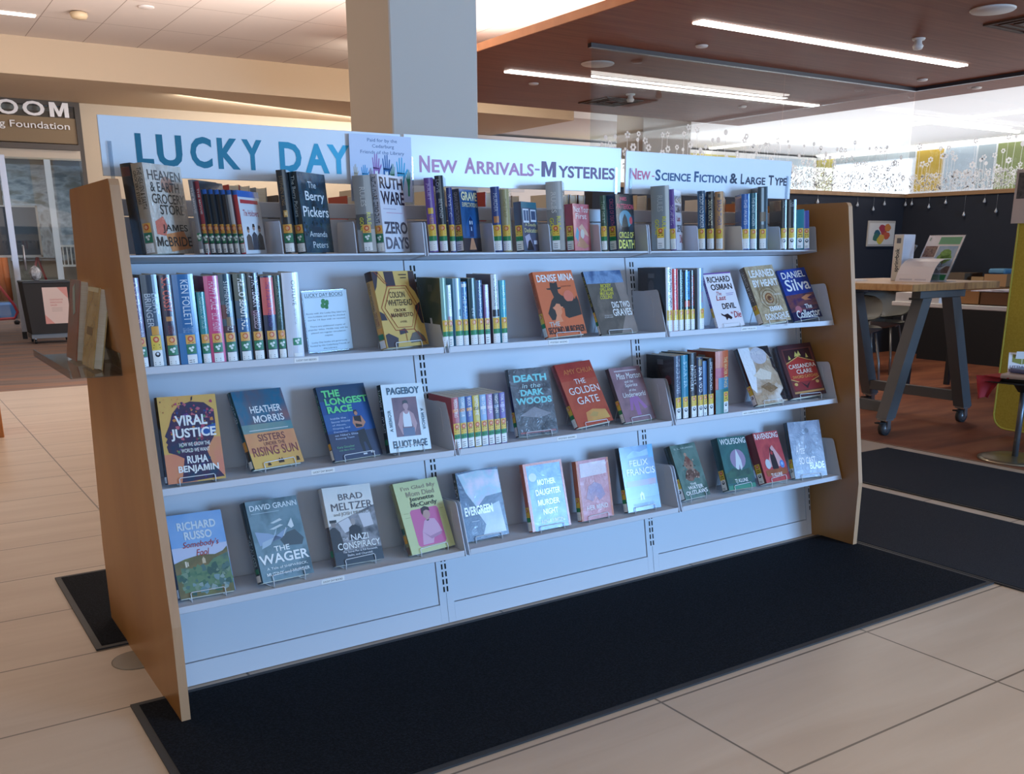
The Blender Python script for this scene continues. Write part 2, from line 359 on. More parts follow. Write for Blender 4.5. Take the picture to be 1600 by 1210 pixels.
for i in range(3):
    for r in (2, 3, 4):
        y, z = YL[r], ZS[r]; a, b = W*i+.010, W*(i+1)-.010
        m = MB(); zd = z-.006
        m.prism([(y+.004, zd), (y+.004, zd-.004), (YB(zd-.016)-.002, zd-.016), (YB(zd)-.002, zd)], 0, a, b, METAL)
        m.box(a, y, z-.020, b, y+.0038, z-.0005, METAL, .0012)
        sh = m.build('shelf', unit)
        for x in (a-.0045, b+.0018):
            m = MB(); m.prism(bracket_poly(r), 0, x, x+.0026, METAL)
            for xx in (x-.0007, x+.0026):
                q = [(y+.086, z+.118), (y+.092, z+.122), (y+.098, z+.117), (y+.080, z+.050), (y+.074, z+.046), (y+.069, z+.052)]
                m.prism(q, 0, xx, xx+.0007, METAL)
            m.build('side_bracket', sh)
        if (r, i) in LBL:
            x0, x1, t = LBL[r, i]; m = MB(); m.box(x0, y-.0008, z-.0165, x1, y-.0001, z-.0035, WHITE)
            fn = lambda u, v: (u, y-.0011, v)
            m.text(t, fn, (x0+.006, z-.013, x1-.006, z-.0075), INK, .0); m.build('shelf_label', sh)
    a, b = W*i+.008, W*(i+1)-.008
    m = MB(); m.prism([(-.143, 1.2065), (-.143, 1.2015), (-.030, 1.184), (.060, 1.184), (.060, 1.2065)], 0, a, b, METAL); sh = m.build('shelf', unit)
    for x in (a-.0045, b+.0018):
        m = MB(); m.prism([(-.1445, 1.198), (-.129, 1.294), (-.124, 1.299), (-.02, 1.299), (-.02, 1.186), (-.03, 1.184)], 0, x, x+.0026, METAL); m.build('side_bracket', sh)
# metal bookends standing between the groups on the top shelf
BE = [(.239, 'beside the cream jacketed book, left end of the top shelf'), (.452, 'between the disc cases and the two dark books'), (.680, 'left of the silver wrapped book under the small hands card'),
      (1.1672, 'between the blue haunted house book and the slim navy book'), (1.392, 'right of the teal paperback with a window'), (1.608, 'right of the pink red paperback'),
      (2.076, 'right of the purple and white book'), (2.311, 'right of the tan spined book with blue letters'), (2.527, 'right of the tall dark book in clear film')]
for x, t in BE:
    m = MB(); m.prism([(-.138, 1.2075), (-.124, 1.292), (-.118, 1.298), (-.006, 1.298), (-.002, 1.292), (-.002, 1.2075)], 0, x, x+.0022, METAL)
    o = m.build('bookend'); tag(o, 'pale metal bookend '+t, 'bookend', 'metal bookends on the top shelf')
    MB().box(x-.05, -.08, 1.2068, x, -.05, 1.2075, METAL).build('foot_plate', o)

# ------------------------------------------------------------------ header signs
SIGN = mat('#eef1f6', .35, coat=.3); ACR = sheet(.16, .06, '#e8eef4', 'acr')
fn = lambda u, v: (u, -.0048, v)
def sign(x0, x1, z0, z1, label, words, BO=.026):
    m = MB(); m.box(x0, -.004, z0, x1, .004, z1, SIGN, .001); o = m.build('sign_board')
    tag(o, label, 'sign', 'header signs above the display shelving')
    for k, x in enumerate((x0+.018, x1-.030)):
        m = MB(); m.box(x, -.0095, 1.372, x+.010, -.0065, 1.500, ACR); m.box(x, -.0095, 1.357, x+.010, .0705, 1.372, ACR); m.build('clear_post', o)
    m = MB()
    for c, t, a, b, c0, c1 in words: m.text(t, fn, (a, c0, b, c1), mat(c, .5), BO)
    m.build('lettering', o)
sign(.017, .906, 1.412, 1.565, 'white header sign reading LUCKY DAY in teal and blue, above the left bay', [('#0d6c84', 'L', .107, .152, 1.443, 1.524), ('#0e7088', 'U', .162, .23, 1.441, 1.524), ('#11758f', 'C', .252, .312, 1.441, 1.524), ('#147b96', 'K', .328, .391, 1.441, 1.524), ('#17829e', 'Y', .399, .458, 1.441, 1.524), ('#1d93b3', 'D', .509, .577, 1.440, 1.523), ('#2aa3c6', 'A', .587, .664, 1.440, 1.523), ('#39b3d8', 'Y', .658, .731, 1.440, 1.523)], .034)
p, q, r_ = '#c98bb0', '#b588a8', '#75597e'
sign(.918, 1.800, 1.415, 1.567, 'white header sign reading NEW ARRIVALS-MYSTERIES in pink and plum, above the middle bay', [('#cf94b8', 'N', .971, 1.009, 1.455, 1.506), ('#cf94b8', 'EW', 1.016, 1.111, 1.456, 1.496), (p, 'A', 1.137, 1.181, 1.457, 1.507), (p, 'RRIVALS', 1.185, 1.414, 1.457, 1.498), (q, '-', 1.418, 1.438, 1.477, 1.483), (r_, 'M', 1.446, 1.508, 1.457, 1.508), (r_, 'YSTERIES', 1.517, 1.77, 1.457, 1.497)])
p, q, r_ = '#d8667e', '#123f70', '#141a3a'
sign(1.822, 2.712, 1.411, 1.560, 'white header sign reading NEW-SCIENCE FICTION & LARGE TYPE, above the right bay', [(p, 'N', 1.842, 1.875, 1.462, 1.501), (p, 'EW', 1.879, 1.942, 1.462, 1.493), (p, '-', 1.949, 1.962, 1.474, 1.478), (q, 'S', 1.966, 1.992, 1.461, 1.501), (q, 'CIENCE', 1.997, 2.146, 1.462, 1.491), (q, 'F', 2.165, 2.188, 1.462, 1.501), (q, 'ICTION', 2.193, 2.34, 1.462, 1.491), (r_, '&', 2.356, 2.4, 1.462, 1.501), (r_, 'L', 2.418, 2.438, 1.462, 1.501), (r_, 'ARGE', 2.442, 2.559, 1.462, 1.491), (r_, 'T', 2.578, 2.608, 1.463, 1.501), (r_, 'YPE', 2.614, 2.686, 1.463, 1.493)])
# small card of thanks between the first two signs
m = MB(); m.box(.727, -.0150, 1.362, .938, -.0128, 1.557, mat('#d3dcf2', .5)); card = m.build('thank_you_card')
tag(card, 'small pale card with coloured raised hands, standing in front of the teal lettered sign', 'card')
fn = lambda u, v: (u, -.0153, v)
m = MB(); bl = mat('#4d6f9e', .6)
for t, a, b, c0, c1 in [('Paid for by the', .787, .888, 1.534, 1.547), ('Cedarburg', .803, .877, 1.517, 1.530), ('Friends of the Library', .763, .912, 1.499, 1.512)]: m.text(t, fn, (a, c0, b, c1), bl, .0)
m.build('lettering', card)
def hand(mb, x, z0, z1, w, M, heart=True, flip=1):
    """a raised open hand: forearm, palm, four fingers of different lengths, a thumb at the side."""
    h = z1-z0; P = lambda *p: [(x+flip*a*w, z0+b*h) for a, b in p]
    mb.flat(P((-.2, 0), (.2, 0), (.22, .34), (-.22, .34)), fn, M)
    mb.flat(P((-.22, .34), (.22, .34), (.33, .5), (.33, .62), (-.34, .64), (-.34, .5)), fn, M)
    for a, b, l, k in ((-.34, -.2, .90, -.10), (-.17, -.03, .99, -.03), (0, .14, 1.0, .03), (.17, .32, .88, .10)):
        mb.flat(P((a, .6), (b, .6), (b+k-.02, l-.03), ((a+b)/2+k, l), (a+k+.02, l-.03)), fn, M)
    mb.flat(P((.24, .38), (.33, .5), (.62, .68), (.58, .74), (.3, .6)), fn, M)
    if heart:
        f2 = lambda u, v: (u, -.0155, v); H = P((0, .36), (.17, .48), (.15, .55), (.06, .56), (0, .51), (-.06, .56), (-.15, .55), (-.17, .48)); mb.flat(H, f2, WHITE)
m = MB()
for x, z0, z1, w, c, hh, fl in [(.744, 1.40, 1.471, .016, '#c8b89c', 0, 1), (.774, 1.40, 1.470, .026, '#3aa0d8', 0, 1), (.795, 1.40, 1.462, .014, '#8a6a80', 0, 1), (.814, 1.39, 1.505, .030, '#a571b8', 1, 1), (.849, 1.39, 1.503, .032, '#2668a8', 1, 1), (.870, 1.39, 1.477, .018, '#4f8f62', 0, -1), (.899, 1.37, 1.497, .038, '#44b2dd', 1, 1), (.925, 1.38, 1.462, .016, '#3a9a7a', 0, -1)]: hand(m, x, z0, z1, w, mat(c, .6), hh, fl)
m.build('hand_print', card)
# ------------------------------------------------------------------ books
P={'crook':(0.724,-0.2312,0.9309,0.3042,-0.2745,0.0086,0.1778,0.2328,0.0293),
'luckycard':(0.5064,-0.1577,0.9242,0.179,-0.1022,-0.0171,0.1532,0.1766,0.0041),
'murderer':(1.3232,-0.2249,0.9299,0.0917,-0.3596,-0.0269,0.1764,0.226,0.021),
'graves':(1.5462,-0.2283,0.9275,0.034,-0.4554,-0.0178,0.1733,0.2354,0.0115),
'devil':(2.0826,-0.2533,0.9262,0.0794,-0.3949,-0.0295,0.157,0.2141,0.0115),
'heart':(2.3076,-0.2711,0.9334,0.0474,-0.4582,-0.0493,0.1696,0.2351,0.0269),
'collector':(2.5562,-0.2116,0.9274,-0.0248,-0.4707,-0.0857,0.1697,0.2217,0.0103),
'viral':(0.0391,-0.2813,0.6148,0.0202,-0.219,0.0211,0.1553,0.233,0.0283),
'sisters':(0.2798,-0.2597,0.6206,0.3399,-0.5178,0.0283,0.1705,0.2334,0.0219),
'race':(0.5242,-0.263,0.6136,0.1544,-0.4212,0.009,0.1687,0.2291,0.0164),
'pageboy':(0.7023,-0.2661,0.618,0.1166,-0.2691,0.0442,0.1528,0.2094,0.0225),
'death':(1.1772,-0.2619,0.6134,-0.0682,-0.3208,-0.0084,0.1566,0.2277,0.0215),
'golden':(1.4297,-0.2568,0.6177,0.1106,-0.5262,-0.0384,0.1757,0.2377,0.0218),
'morton':(1.6343,-0.2658,0.6153,0.1494,-0.4653,0.0113,0.1667,0.206,0.0181),
'tanwhite':(2.2978,-0.2771,0.6185,-0.0088,-0.5219,-0.0238,0.1726,0.2423,0.024),
'sword':(2.5416,-0.2453,0.6202,-0.1191,-0.4872,-0.0504,0.1833,0.2292,0.0286),
'fool':(0.0313,-0.3214,0.3024,-0.0405,-0.4587,0.0081,0.1492,0.234,0.0266),
'wager':(0.2546,-0.3443,0.3116,0.1821,-0.4167,0.0505,0.1642,0.2355,0.0358),
'conspiracy':(0.4893,-0.3117,0.3068,0.0752,-0.4028,0.0477,0.1616,0.2383,0.0261),
'glad':(0.7335,-0.3299,0.3015,0.1464,-0.4428,0.0145,0.1696,0.2304,0.0229),
'ever':(0.9503,-0.3004,0.2974,-0.027,-0.2941,-0.0249,0.16,0.228,0.0231),
'mother':(1.1914,-0.3248,0.2973,-0.0086,-0.2833,-0.0016,0.1592,0.2298,0.0242),
'pink':(1.4025,-0.3207,0.2978,0.0916,-0.2119,0.024,0.1541,0.2111,0.0222),
'felix':(1.6091,-0.3248,0.2982,0.0137,-0.2915,0.0122,0.1577,0.2354,0.0237),
'outlaws':(1.8808,-0.3324,0.3072,0.1683,-0.4558,0.0341,0.1518,0.2118,0.0295),
'wolf':(2.1076,-0.3321,0.3111,0.0723,-0.4156,0.0529,0.1619,0.2101,0.0341),
'raven':(2.3098,-0.3387,0.3133,0.1326,-0.4451,0.0464,0.1628,0.2069,0.0395),
'silver':(2.5063,-0.3157,0.299,-0.1825,-0.3373,-0.0056,0.1648,0.2345,0.0256),
't_heaven':(0.1047,-0.139,1.2138,0.7156,-0.09,0,0.1678,0.228,0.035),
't_berry':(0.5235,-0.139,1.2075,0.6632,-0.09,0,0.1599,0.2277,0.03),
't_ware':(0.7746,-0.139,1.2099,0.5934,-0.09,0,0.1549,0.2271,0.0267),
't_grave':(1.0527,-0.139,1.2116,0.576,-0.09,0,0.13,0.1908,0.0265),
't_deadly':(1.2833,-0.1391,1.2077,0.5236,-0.09,0,0.118,0.1608,0.0275),
't_notyour':(1.4941,-0.1391,1.208,0.4189,-0.09,0,0.118,0.158,0.0319),
't_circle':(1.6843,-0.139,1.2077,0.4014,-0.09,0,0.138,0.195,0.035),
't_osman':(1.9634,-0.139,1.2109,0.6283,-0.09,0,0.135,0.2151,0.0219),
't_last':(2.684,-0.15,1.2117,1.0472,-0.09,0,0.1,0.1504,0.0226),
't_dvd':(0.3444,-0.139,1.2099,0.8029,-0.09,0,0.135,0.1602,0.0124),
't_king':(0.4888,-0.1391,1.2041,1.0472,-0.06,0,0.13,0.233,0.0281),
't_rule':(0.7456,-0.1391,1.2047,1.0472,-0.06,0,0.13,0.2272,0.0519),
't_purple':(0.9577,-0.1391,1.2049,1.011,-0.06,0,0.13,0.2264,0.0275),
't_lov':(0.994,-0.1391,1.209,1.0004,-0.06,0,0.15,0.23,0.026),
't_blues':(1.0228,-0.139,1.2086,0.992,-0.06,0,0.129,0.1955,0.0179),
't_dblue':(1.1982,-0.139,1.2056,0.9443,-0.06,0,0.13,0.2065,0.028),
't_tan':(1.2345,-0.139,1.2071,0.9357,-0.06,0,0.13,0.1988,0.0284),
't_rule2':(1.451,-0.139,1.2075,0.8803,-0.06,0,0.13,0.2296,0.0561),
't_green':(1.6367,-0.139,1.2048,0.8381,-0.06,0,0.1263,0.1914,0.0208),
't_rule3':(1.9303,-0.139,1.2103,0.7762,-0.06,0,0.13,0.2274,0.0657),
't_teddy':(2.1099,-0.139,1.2058,0.7409,-0.06,0,0.13,0.2176,0.0273),
't_dean':(2.1567,-0.139,1.2076,0.7324,-0.06,0,0.13,0.2151,0.0288),
't_thor':(2.2052,-0.139,1.2083,0.7239,-0.06,0,0.13,0.2153,0.0306),
't_blue3':(2.3468,-0.139,1.2059,0.95,-0.06,0,0.13,0.2125,0.031),
't_bone':(2.3864,-0.139,1.2069,0.95,-0.06,0,0.13,0.2153,0.0265),
't_mylar':(2.4478,-0.139,1.21,0.95,-0.06,0,0.13,0.2381,0.038),
't_blk1':(2.56,-0.139,1.202,1.082,-0.06,0,0.131,0.198,0.025),
't_blk2':(2.614,-0.139,1.204,1.082,-0.06,0,0.132,0.199,0.036),
't_teal':(2.662,-0.139,1.207,1.082,-0.06,0,0.105,0.159,0.032),
's_edge':(0.0299,-0.2453,0.9275,1.5708,-0.02,-0.004,0.15,0.2247,0.0254),
's_light':(0.0748,-0.2458,0.9275,1.5708,-0.0225,-0.0042,0.15,0.2323,0.0411),
's_lost':(0.1106,-0.2454,0.9275,1.5708,-0.0227,-0.0033,0.15,0.2312,0.0325),
's_follett':(0.167,-0.2457,0.9275,1.5708,-0.0234,-0.003,0.15,0.2321,0.0548),
's_tealshort':(0.193,-0.2457,0.9275,1.5708,-0.0245,-0.003,0.15,0.1853,0.0219),
's_pinkhappy':(0.2327,-0.2454,0.9275,1.5708,-0.0254,-0.0028,0.15,0.2265,0.0388),
's_king2':(0.2668,-0.2454,0.9275,1.5708,-0.0254,-0.0027,0.15,0.2305,0.0335),
's_hello':(0.3079,-0.2451,0.9275,1.5708,-0.0246,-0.0032,0.15,0.2301,0.0353),
's_patt':(0.342,-0.2454,0.9275,1.5708,-0.0232,-0.0043,0.15,0.2319,0.0318),
's_redblk':(0.3824,-0.2452,0.9275,1.5708,-0.0226,-0.005,0.15,0.2238,0.0358),
's_green2':(0.4043,-0.2454,0.9275,1.5708,-0.0224,-0.0049,0.15,0.2241,0.0213),
's_outlive':(0.4554,-0.2458,0.9275,1.5708,-0.0229,-0.0051,0.15,0.2312,0.0483),
's_u1':(0.929,-0.2451,0.9275,1.5708,-0.0402,0.0112,0.15,0.2067,0.0204),
's_u2':(0.9454,-0.2451,0.9275,1.5708,-0.0388,0.0092,0.15,0.1847,0.0158),
's_u3':(0.9812,-0.245,0.9275,1.5708,-0.039,0.0086,0.15,0.2049,0.0283),
's_u4':(1.001,-0.2451,0.9275,1.5708,-0.0371,0.0094,0.15,0.1933,0.0192),
's_u5':(1.0347,-0.245,0.9275,1.5708,-0.0376,0.0094,0.15,0.2037,0.0273),
's_u6':(1.0579,-0.245,0.9275,1.5708,-0.037,0.0108,0.15,0.1968,0.0226),
's_u7':(1.0818,-0.2451,0.9275,1.5708,-0.0397,0.0115,0.15,0.1828,0.0196),
's_u8':(1.1187,-0.2451,0.9275,1.5708,-0.0408,0.0124,0.15,0.2143,0.0265),
's_u9':(1.1463,-0.245,0.9275,1.5708,-0.0404,0.0121,0.15,0.1951,0.0221),
's_v1':(1.8622,-0.2451,0.9275,1.5708,-0.0576,0.0594,0.15,0.2252,0.0302),
's_v2':(1.89,-0.2451,0.9275,1.5708,-0.0558,0.0567,0.15,0.2185,0.0272),
's_v3':(1.9154,-0.2452,0.9275,1.5708,-0.0543,0.0552,0.15,0.2155,0.0248),
's_v4':(1.9481,-0.2454,0.9275,1.5708,-0.0548,0.054,0.15,0.214,0.0301),
's_v5':(1.9703,-0.2453,0.9275,1.5708,-0.056,0.0553,0.15,0.2126,0.0211),
's_v6':(2.0157,-0.2453,0.9275,1.5708,-0.0571,0.0574,0.15,0.2196,0.0307),
's_w0':(0.9379,-0.2941,0.6115,1.5708,-0.0536,0.0321,0.15,0.1619,0.0243),
's_w1':(0.9621,-0.2943,0.6115,1.5708,-0.0533,0.0317,0.15,0.1622,0.0232),
's_w2':(0.9872,-0.2944,0.6115,1.5708,-0.054,0.0318,0.15,0.1622,0.0231),
's_w3':(1.0131,-0.2944,0.6115,1.5708,-0.0545,0.0321,0.15,0.1627,0.0236),
's_w4':(1.0389,-0.2944,0.6115,1.5708,-0.0547,0.0323,0.15,0.1626,0.0235),
's_w5':(1.0636,-0.2943,0.6115,1.5708,-0.0547,0.0319,0.15,0.1623,0.0226),
's_w6':(1.0878,-0.2942,0.6115,1.5708,-0.0545,0.0314,0.15,0.1627,0.0225),
's_w7':(1.1103,-0.2941,0.6115,1.5708,-0.0542,0.0313,0.15,0.1634,0.021),
's_y1':(1.8736,-0.2969,0.6115,1.5708,-0.0588,0.0807,0.15,0.2309,0.0302),
's_y2':(1.9102,-0.2972,0.6115,1.5708,-0.0571,0.0784,0.15,0.2321,0.0334),
's_y3':(1.9531,-0.2976,0.6115,1.5708,-0.0557,0.0774,0.15,0.237,0.0366),
's_y4':(1.9831,-0.2979,0.6115,1.5708,-0.0559,0.0766,0.15,0.2189,0.0294),
's_y5':(2.0034,-0.2975,0.6115,1.5708,-0.0563,0.0773,0.15,0.2034,0.0184),
's_y6':(2.0377,-0.2972,0.6115,1.5708,-0.0545,0.0778,0.15,0.2129,0.0296),
's_y7':(2.1137,-0.2978,0.6115,1.5708,-0.0528,0.0779,0.15,0.2365,0.0661),
'b_gold':(-0.079,0.084,0.912,-1.598,-0.193,-0.011,0.161,0.218,0.025),
'b_tan':(-0.083,0.311,0.916,-1.575,-0.159,0.003,0.161,0.23,0.035)}
PAGE = mat('N:2x2x300:#e6dcc6,#f1e9d8', .8)
WH = '#f3f4f2'
def pose(name):
    x, y, z, ps, tx, ry, w, h, t = P[name]
    return Vector((x, y, z)), ps, tx, ry, w, h, t
def mtx(p, ps, tx, ry): return Matrix.Translation(p) @ Matrix.Rotation(ps, 4, 'Z') @ Matrix.Rotation(tx, 4, 'X') @ Matrix.Rotation(ry, 4, 'Y')
STK = {'L': [(.004, .028, WH), (.030, .055, '#2f7f5c'), (.056, .080, '#eab054')], 'M': [(.004, .034, WH), (.034, .049, '#1f8a55'), (.049, .084, '#eac44a')],
       'S': [(.004, .045, WH), (.045, .083, '#e9c648')], 'T': [(.004, .042, WH), (.042, .078, '#e9c648')], 'G': [(.004, .014, WH), (.036, .056, '#2f8f62')]}
def book(kind, pz, cover, label, group=None, spine=None, back=None, art=(), sart=(), stk=None, film=0, soft=False, cat='book', pages=True, stkc=.5, backart=(), half=False):
    """a book or disc case; local x runs from spine to fore edge, y through its thickness (front cover at y=0), z up."""
    p, ps, tx, ry, w, h, t = pz
    spine = spine or cover; back = back or spine
    rg = .42 if film == 0 else .26; co = (.25, .75, 1.)[film]
    Mc = mat(cover, rg, co, crinkle=film == 2); Ms = mat(spine, rg, max(co, .5)); Mb = mat(back, rg, co)
    th = .0012 if soft else .0026; bl = min(.0035, t*.14) if not soft else .0008
    m = MB()
    def pr(A, zz): return [(a, b, zz) for a, b in A]
    n = 8; arc = [(-bl*(1-(2*k/n-1)**2), t*(1-k/n)) for k in range(n+1)]            # back joint -> front joint
    out = arc+[(w, 0), (w, th), (.0035, th), (.0035, t-th), (w, t-th), (w, t)]
    N = len(out); v = pr(out, 0)+pr(out, h)
    for k in range(N):
        k2 = (k+1) % N; M = Ms if k < n else (Mc if k == n else (Mb if k == N-1 else PAGE if k in (n+2, n+3, n+4) else Mc))
        m.add([v[k], v[k2], v[N+k2], v[N+k]], [(0, 1, 2, 3)], M, k < n)
    for zz in (0, h):
        c = [(.0035, th, zz), (.0035, t-th, zz)]
        m.add(pr(arc, zz)+c, [tuple(range(n+1))+(n+1, n+2)], Ms)
        m.add(pr([(0, 0), (w, 0), (w, th), (.0035, th)], zz), [(0, 1, 2, 3)], Mc); m.add(pr([(0, t), (w, t), (w, t-th), (.0035, t-th)], zz), [(0, 1, 2, 3)], Mb)
    o = m.build(kind, None, mtx(p, ps, tx, ry)); tag(o, label, cat, group)
    if pages:
        e = .0005 if soft else .003; s = .0004
        MB().box(.0038, th+s, e, w-(.0006 if soft else .0045), t-th-s, h-e, PAGE if pages is True else mat(pages, .6)).build('page_block' if cat == 'book' else 'disc_tray', o)
    ff = lambda d: (lambda a, b: (a*w, -.00025-d*.00012, b*h))
    def paint(items, fnk, name, tname):
        am, tm = MB(), MB(); k = 0
        for it in items:
            M = mat(it[1], rg, co*.8, crinkle=film == 2 and it[0] != 't') if it[1] else None
            f = fnk(k); k += 1
            if it[0] == 't':
                b = it[7] if len(it) > 7 else .012
                (tm).text(it[2], f, it[3:7], M, b, it[8] if len(it) > 8 else 0.)
            elif it[0] in 'vV':                                   # lettering turned to read down (v) or up (V)
                u0, v0, u1, v1 = it[3:7]
                tm.text(it[2], (lambda a, b: f(u0+(u1-u0)*b, v1-(v1-v0)*a)) if it[0] == 'v' else (lambda a, b: f(u1-(u1-u0)*b, v0+(v1-v0)*a)), (0, 0, 1, 1), M, .01)
            elif it[0] == 'r': u0, v0, u1, v1 = it[2:6]; am.flat([(u0, v0), (u1, v0), (u1, v1), (u0, v1)], f, M)
            elif it[0] == 'p': am.flat(it[2], f, M)
            elif it[0] == 'e':
                cu, cv, ru, rv = it[2:6]; am.flat([(cu+ru*math.cos(2*math.pi*j/20), cv+rv*math.sin(2*math.pi*j/20)) for j in range(20)], f, M)
            elif it[0] == 'l':                                    # outline of thickness it[3]
                pts, th_ = it[2], it[3]
                for a, b in zip(pts, pts[1:]):
                    d = Vector((b[0]-a[0], (b[1]-a[1])*h/w)); d.normalize(); nx, ny = -d.y*th_, d.x*th_*w/h
                    am.flat([(a[0]+nx, a[1]+ny), (b[0]+nx, b[1]+ny), (b[0]-nx, b[1]-ny), (a[0]-nx, a[1]-ny)], f, M)
            elif it[0] == 's':                                    # scatter of small blobs: n, box, radius, colours
                rnd = random.Random(it[2])
                for j in range(it[3]):
                    u = rnd.uniform(it[4], it[6]); vv = rnd.uniform(it[5], it[7]); r = it[8]*rnd.uniform(.4, 1.2); M = mat(rnd.choice(it[9]), rg, co*.8)
                    g = fnk(k+j*.02); a0 = rnd.random()*6
                    am.flat([(u+r*math.cos(a0+2*math.pi*q/7)*(1 if q % 2 else .7), vv+.66*r*math.sin(a0+2*math.pi*q/7)*(1 if q % 2 else .7)) for q in range(7)], g, M)
        if am.v: am.build(name, o)
        if tm.v: tm.build(tname, o)
    paint(art, ff, 'cover_picture', 'cover_lettering')
    if backart: paint(backart, lambda d: (lambda a, b: (a*w, t+.00025+d*.0001, b*h)), 'back_picture', 'back_lettering')
    def sp(d, s, vz):                                             # s across the spine from left to right, vz metres above the foot
        return (-bl*(1-(2*s-1)**2)-.0003-d*.00012, t*(1-s), vz)
    if sart:
        am, tm = MB(), MB()
        for k, it in enumerate(sart):
            M = mat(it[1], rg, co*.7)
            if it[0] == 't':
                _, c, tx_, v1, v0, s0, s1 = it[:7]
                tm.text(tx_, lambda a, b: sp(k, s0+(s1-s0)*b, (v1+(v0-v1)*a)*h), (0, 0, 1, 1), M, it[7] if len(it) > 7 else .01)
            else:
                _, c, s0, v0, s1, v1 = it[:6]; q = 6
                for j in range(q):
                    a, b = s0+(s1-s0)*j/q, s0+(s1-s0)*(j+1)/q; am.add([sp(k, a, v0*h), sp(k, b, v0*h), sp(k, b, v1*h), sp(k, a, v1*h)], [(0, 1, 2, 3)], M)
        if am.v: am.build('spine_picture', o)
        if tm.v: tm.build('spine_lettering', o)
    if stk:
        am = MB(); hw = min(.45, .0125/t); c0 = stkc if hw < .44 else .5; s0, s1 = c0-hw, c0+hw
        for z0, z1, c in STK[stk]:
            M = mat(c, .45, .4)
            for j in range(4):
                a, b = s0+(s1-s0)*j/4, s0+(s1-s0)*(j+1)/4; am.add([sp(6, a, z0), sp(6, b, z0), sp(6, b, z1), sp(6, a, z1)], [(0, 1, 2, 3)], M)
        def dot(zc, r, c, d=7, n=14, rx=1.):
            M = mat(c, .45, .3); am.add([sp(d, min(.99, max(.01, c0+rx*r*math.cos(2*math.pi*j/n)/t)), zc+r*math.sin(2*math.pi*j/n)) for j in range(n)], [tuple(range(n))], M)
        def bar(z0, z1, a, b, c): am.add([sp(7.5, c0+hw*a, z0), sp(7.5, c0+hw*b, z0), sp(7.5, c0+hw*b, z1), sp(7.5, c0+hw*a, z1)], [(0, 1, 2, 3)], mat(c, .6))
        tp = STK[stk][-1][1]
        if stk != 'G':
            r = .0078; zc = tp-.0105
            dot(zc, r, '#d2552c'); dot(zc, r*.55, '#f0b58a', 8, 10)
            for z in (.0075, .0125) if stk in 'LS' else (.009, .015, .022): bar(z, z+.0016, -.75, .35, '#3b3f4a')
        if stk == 'L' or stk == 'G':
            zc = .0425 if stk == 'L' else .046; wl = '#e8f3ec'
            for dx, dz in ((-.004, .002), (.0035, .004), (0, -.0035)):
                M = mat(wl, .5); am.add([sp(7.2, c0+(dx+.0038*math.cos(2*math.pi*j/8))/t, zc+dz+.0036*math.sin(2*math.pi*j/8)) for j in range(8)], [tuple(range(8))], M)
        if stk == 'M':
            bar(.0625, .0655, -.6, .6, '#8a6a1c'); bar(.0545, .0575, -.7, .7, '#c0752a'); bar(.039, .044, -.6, .6, '#176b42')
        if stk in 'ST': bar(.057, .06, -.6, .6, '#5b4a10'); bar(.05, .053, -.7, .7, '#5b4a10')
        if stk == 'S': dot(.034, .0068, '#1b1f2b', 7.3); dot(.0355, .0035, '#e6e8ee', 7.6, 10)
        if stk == 'L': bar(.0585, .0605, -.6, .6, '#a5701f')
        am.build('spine_sticker', o)
    return o
def mv(name, dn=0., dz=0., **k):
    p, ps, tx, ry, w, h, t = pose(name)
    return (p+Vector((0, 0, dz)), ps, tx, ry, k.get('w', w), k.get('h', h)-dz, k.get('t', t))

# wire easels that hold the face-out books
WIRE = mat('#e9ebf0', .25, coat=.5)
def easel(pz, zd, label, clear=False):
    p, ps, tx, ry, w, h, t = pz; Mx = Matrix.Translation(p) @ Matrix.Rotation(ps, 4, 'Z') @ Matrix.Rotation(tx, 4, 'X')
    Mi = Matrix.Translation(p) @ Matrix.Rotation(ps, 4, 'Z')
    zf = zd+.0016-p.z; hw = w*.31; c = w*.5; r = .0013
    o = empty('book_easel', (p.x, p.y, zd), ps); tag(o, label, 'book stand', 'wire stands under the face-out books')
    iv = (Matrix.Translation((p.x, p.y, zd)) @ Matrix.Rotation(ps, 4, 'Z')).inverted()
    L = lambda x, y, z, M=Mx: tuple(iv @ (M @ Vector((x, y, z))))
    hz = lambda x, y: tuple(iv @ (Mi @ Vector((x, y, zf))))
    lip = .0135
    m = MB(); y0 = -.0045
    pts = [hz(c-hw, .012), hz(c-hw, -.004), L(c-hw, y0, -.0005), L(c-hw, y0, lip-.003), L(c-hw+.003, y0, lip), L(c+hw-.003, y0, lip), L(c+hw, y0, lip-.003), L(c+hw, y0, -.0005), hz(c+hw, -.004), hz(c+hw, .012)]
    m.tube(pts, r, WIRE, 6); m.build('front_lip', o)
    d = math.sin(-tx)*h*.55+t+.012
    m = MB(); 
    for sx in (-1, 1): m.tube([hz(c+sx*hw, .012), hz(c+sx*hw, max(.03, d)), L(c+sx*hw*.8, t+.0022, h*.52)], r, WIRE, 6)
    m.tube([L(c-hw*.8, t+.0022, h*.52), L(c+hw*.8, t+.0022, h*.52)], r, WIRE, 6); m.build('back_frame', o)
    return o
ROWN = {2: 'second', 3: 'third', 4: 'bottom'}
def face(name, row, cover, label, art, stand=True, **k):
    pz = mv(name); sd = label.split(', ')[0]
    if len(label.split()) <= 13 and 'shelf' not in label: label += ', '+ROWN[row]+' shelf'
    k.setdefault('group', 'books shown face out on the display shelving')
    o = book('paperback_book' if k.get('soft') else 'hardcover_book', pz, cover, label, art=art, **k)
    if stand: easel(pz, ZS[row]-.006, ' '.join(('wire stand under the '+sd+', '+ROWN[row]+' shelf').split()[:16]))
    return o
BK = '#14151a'
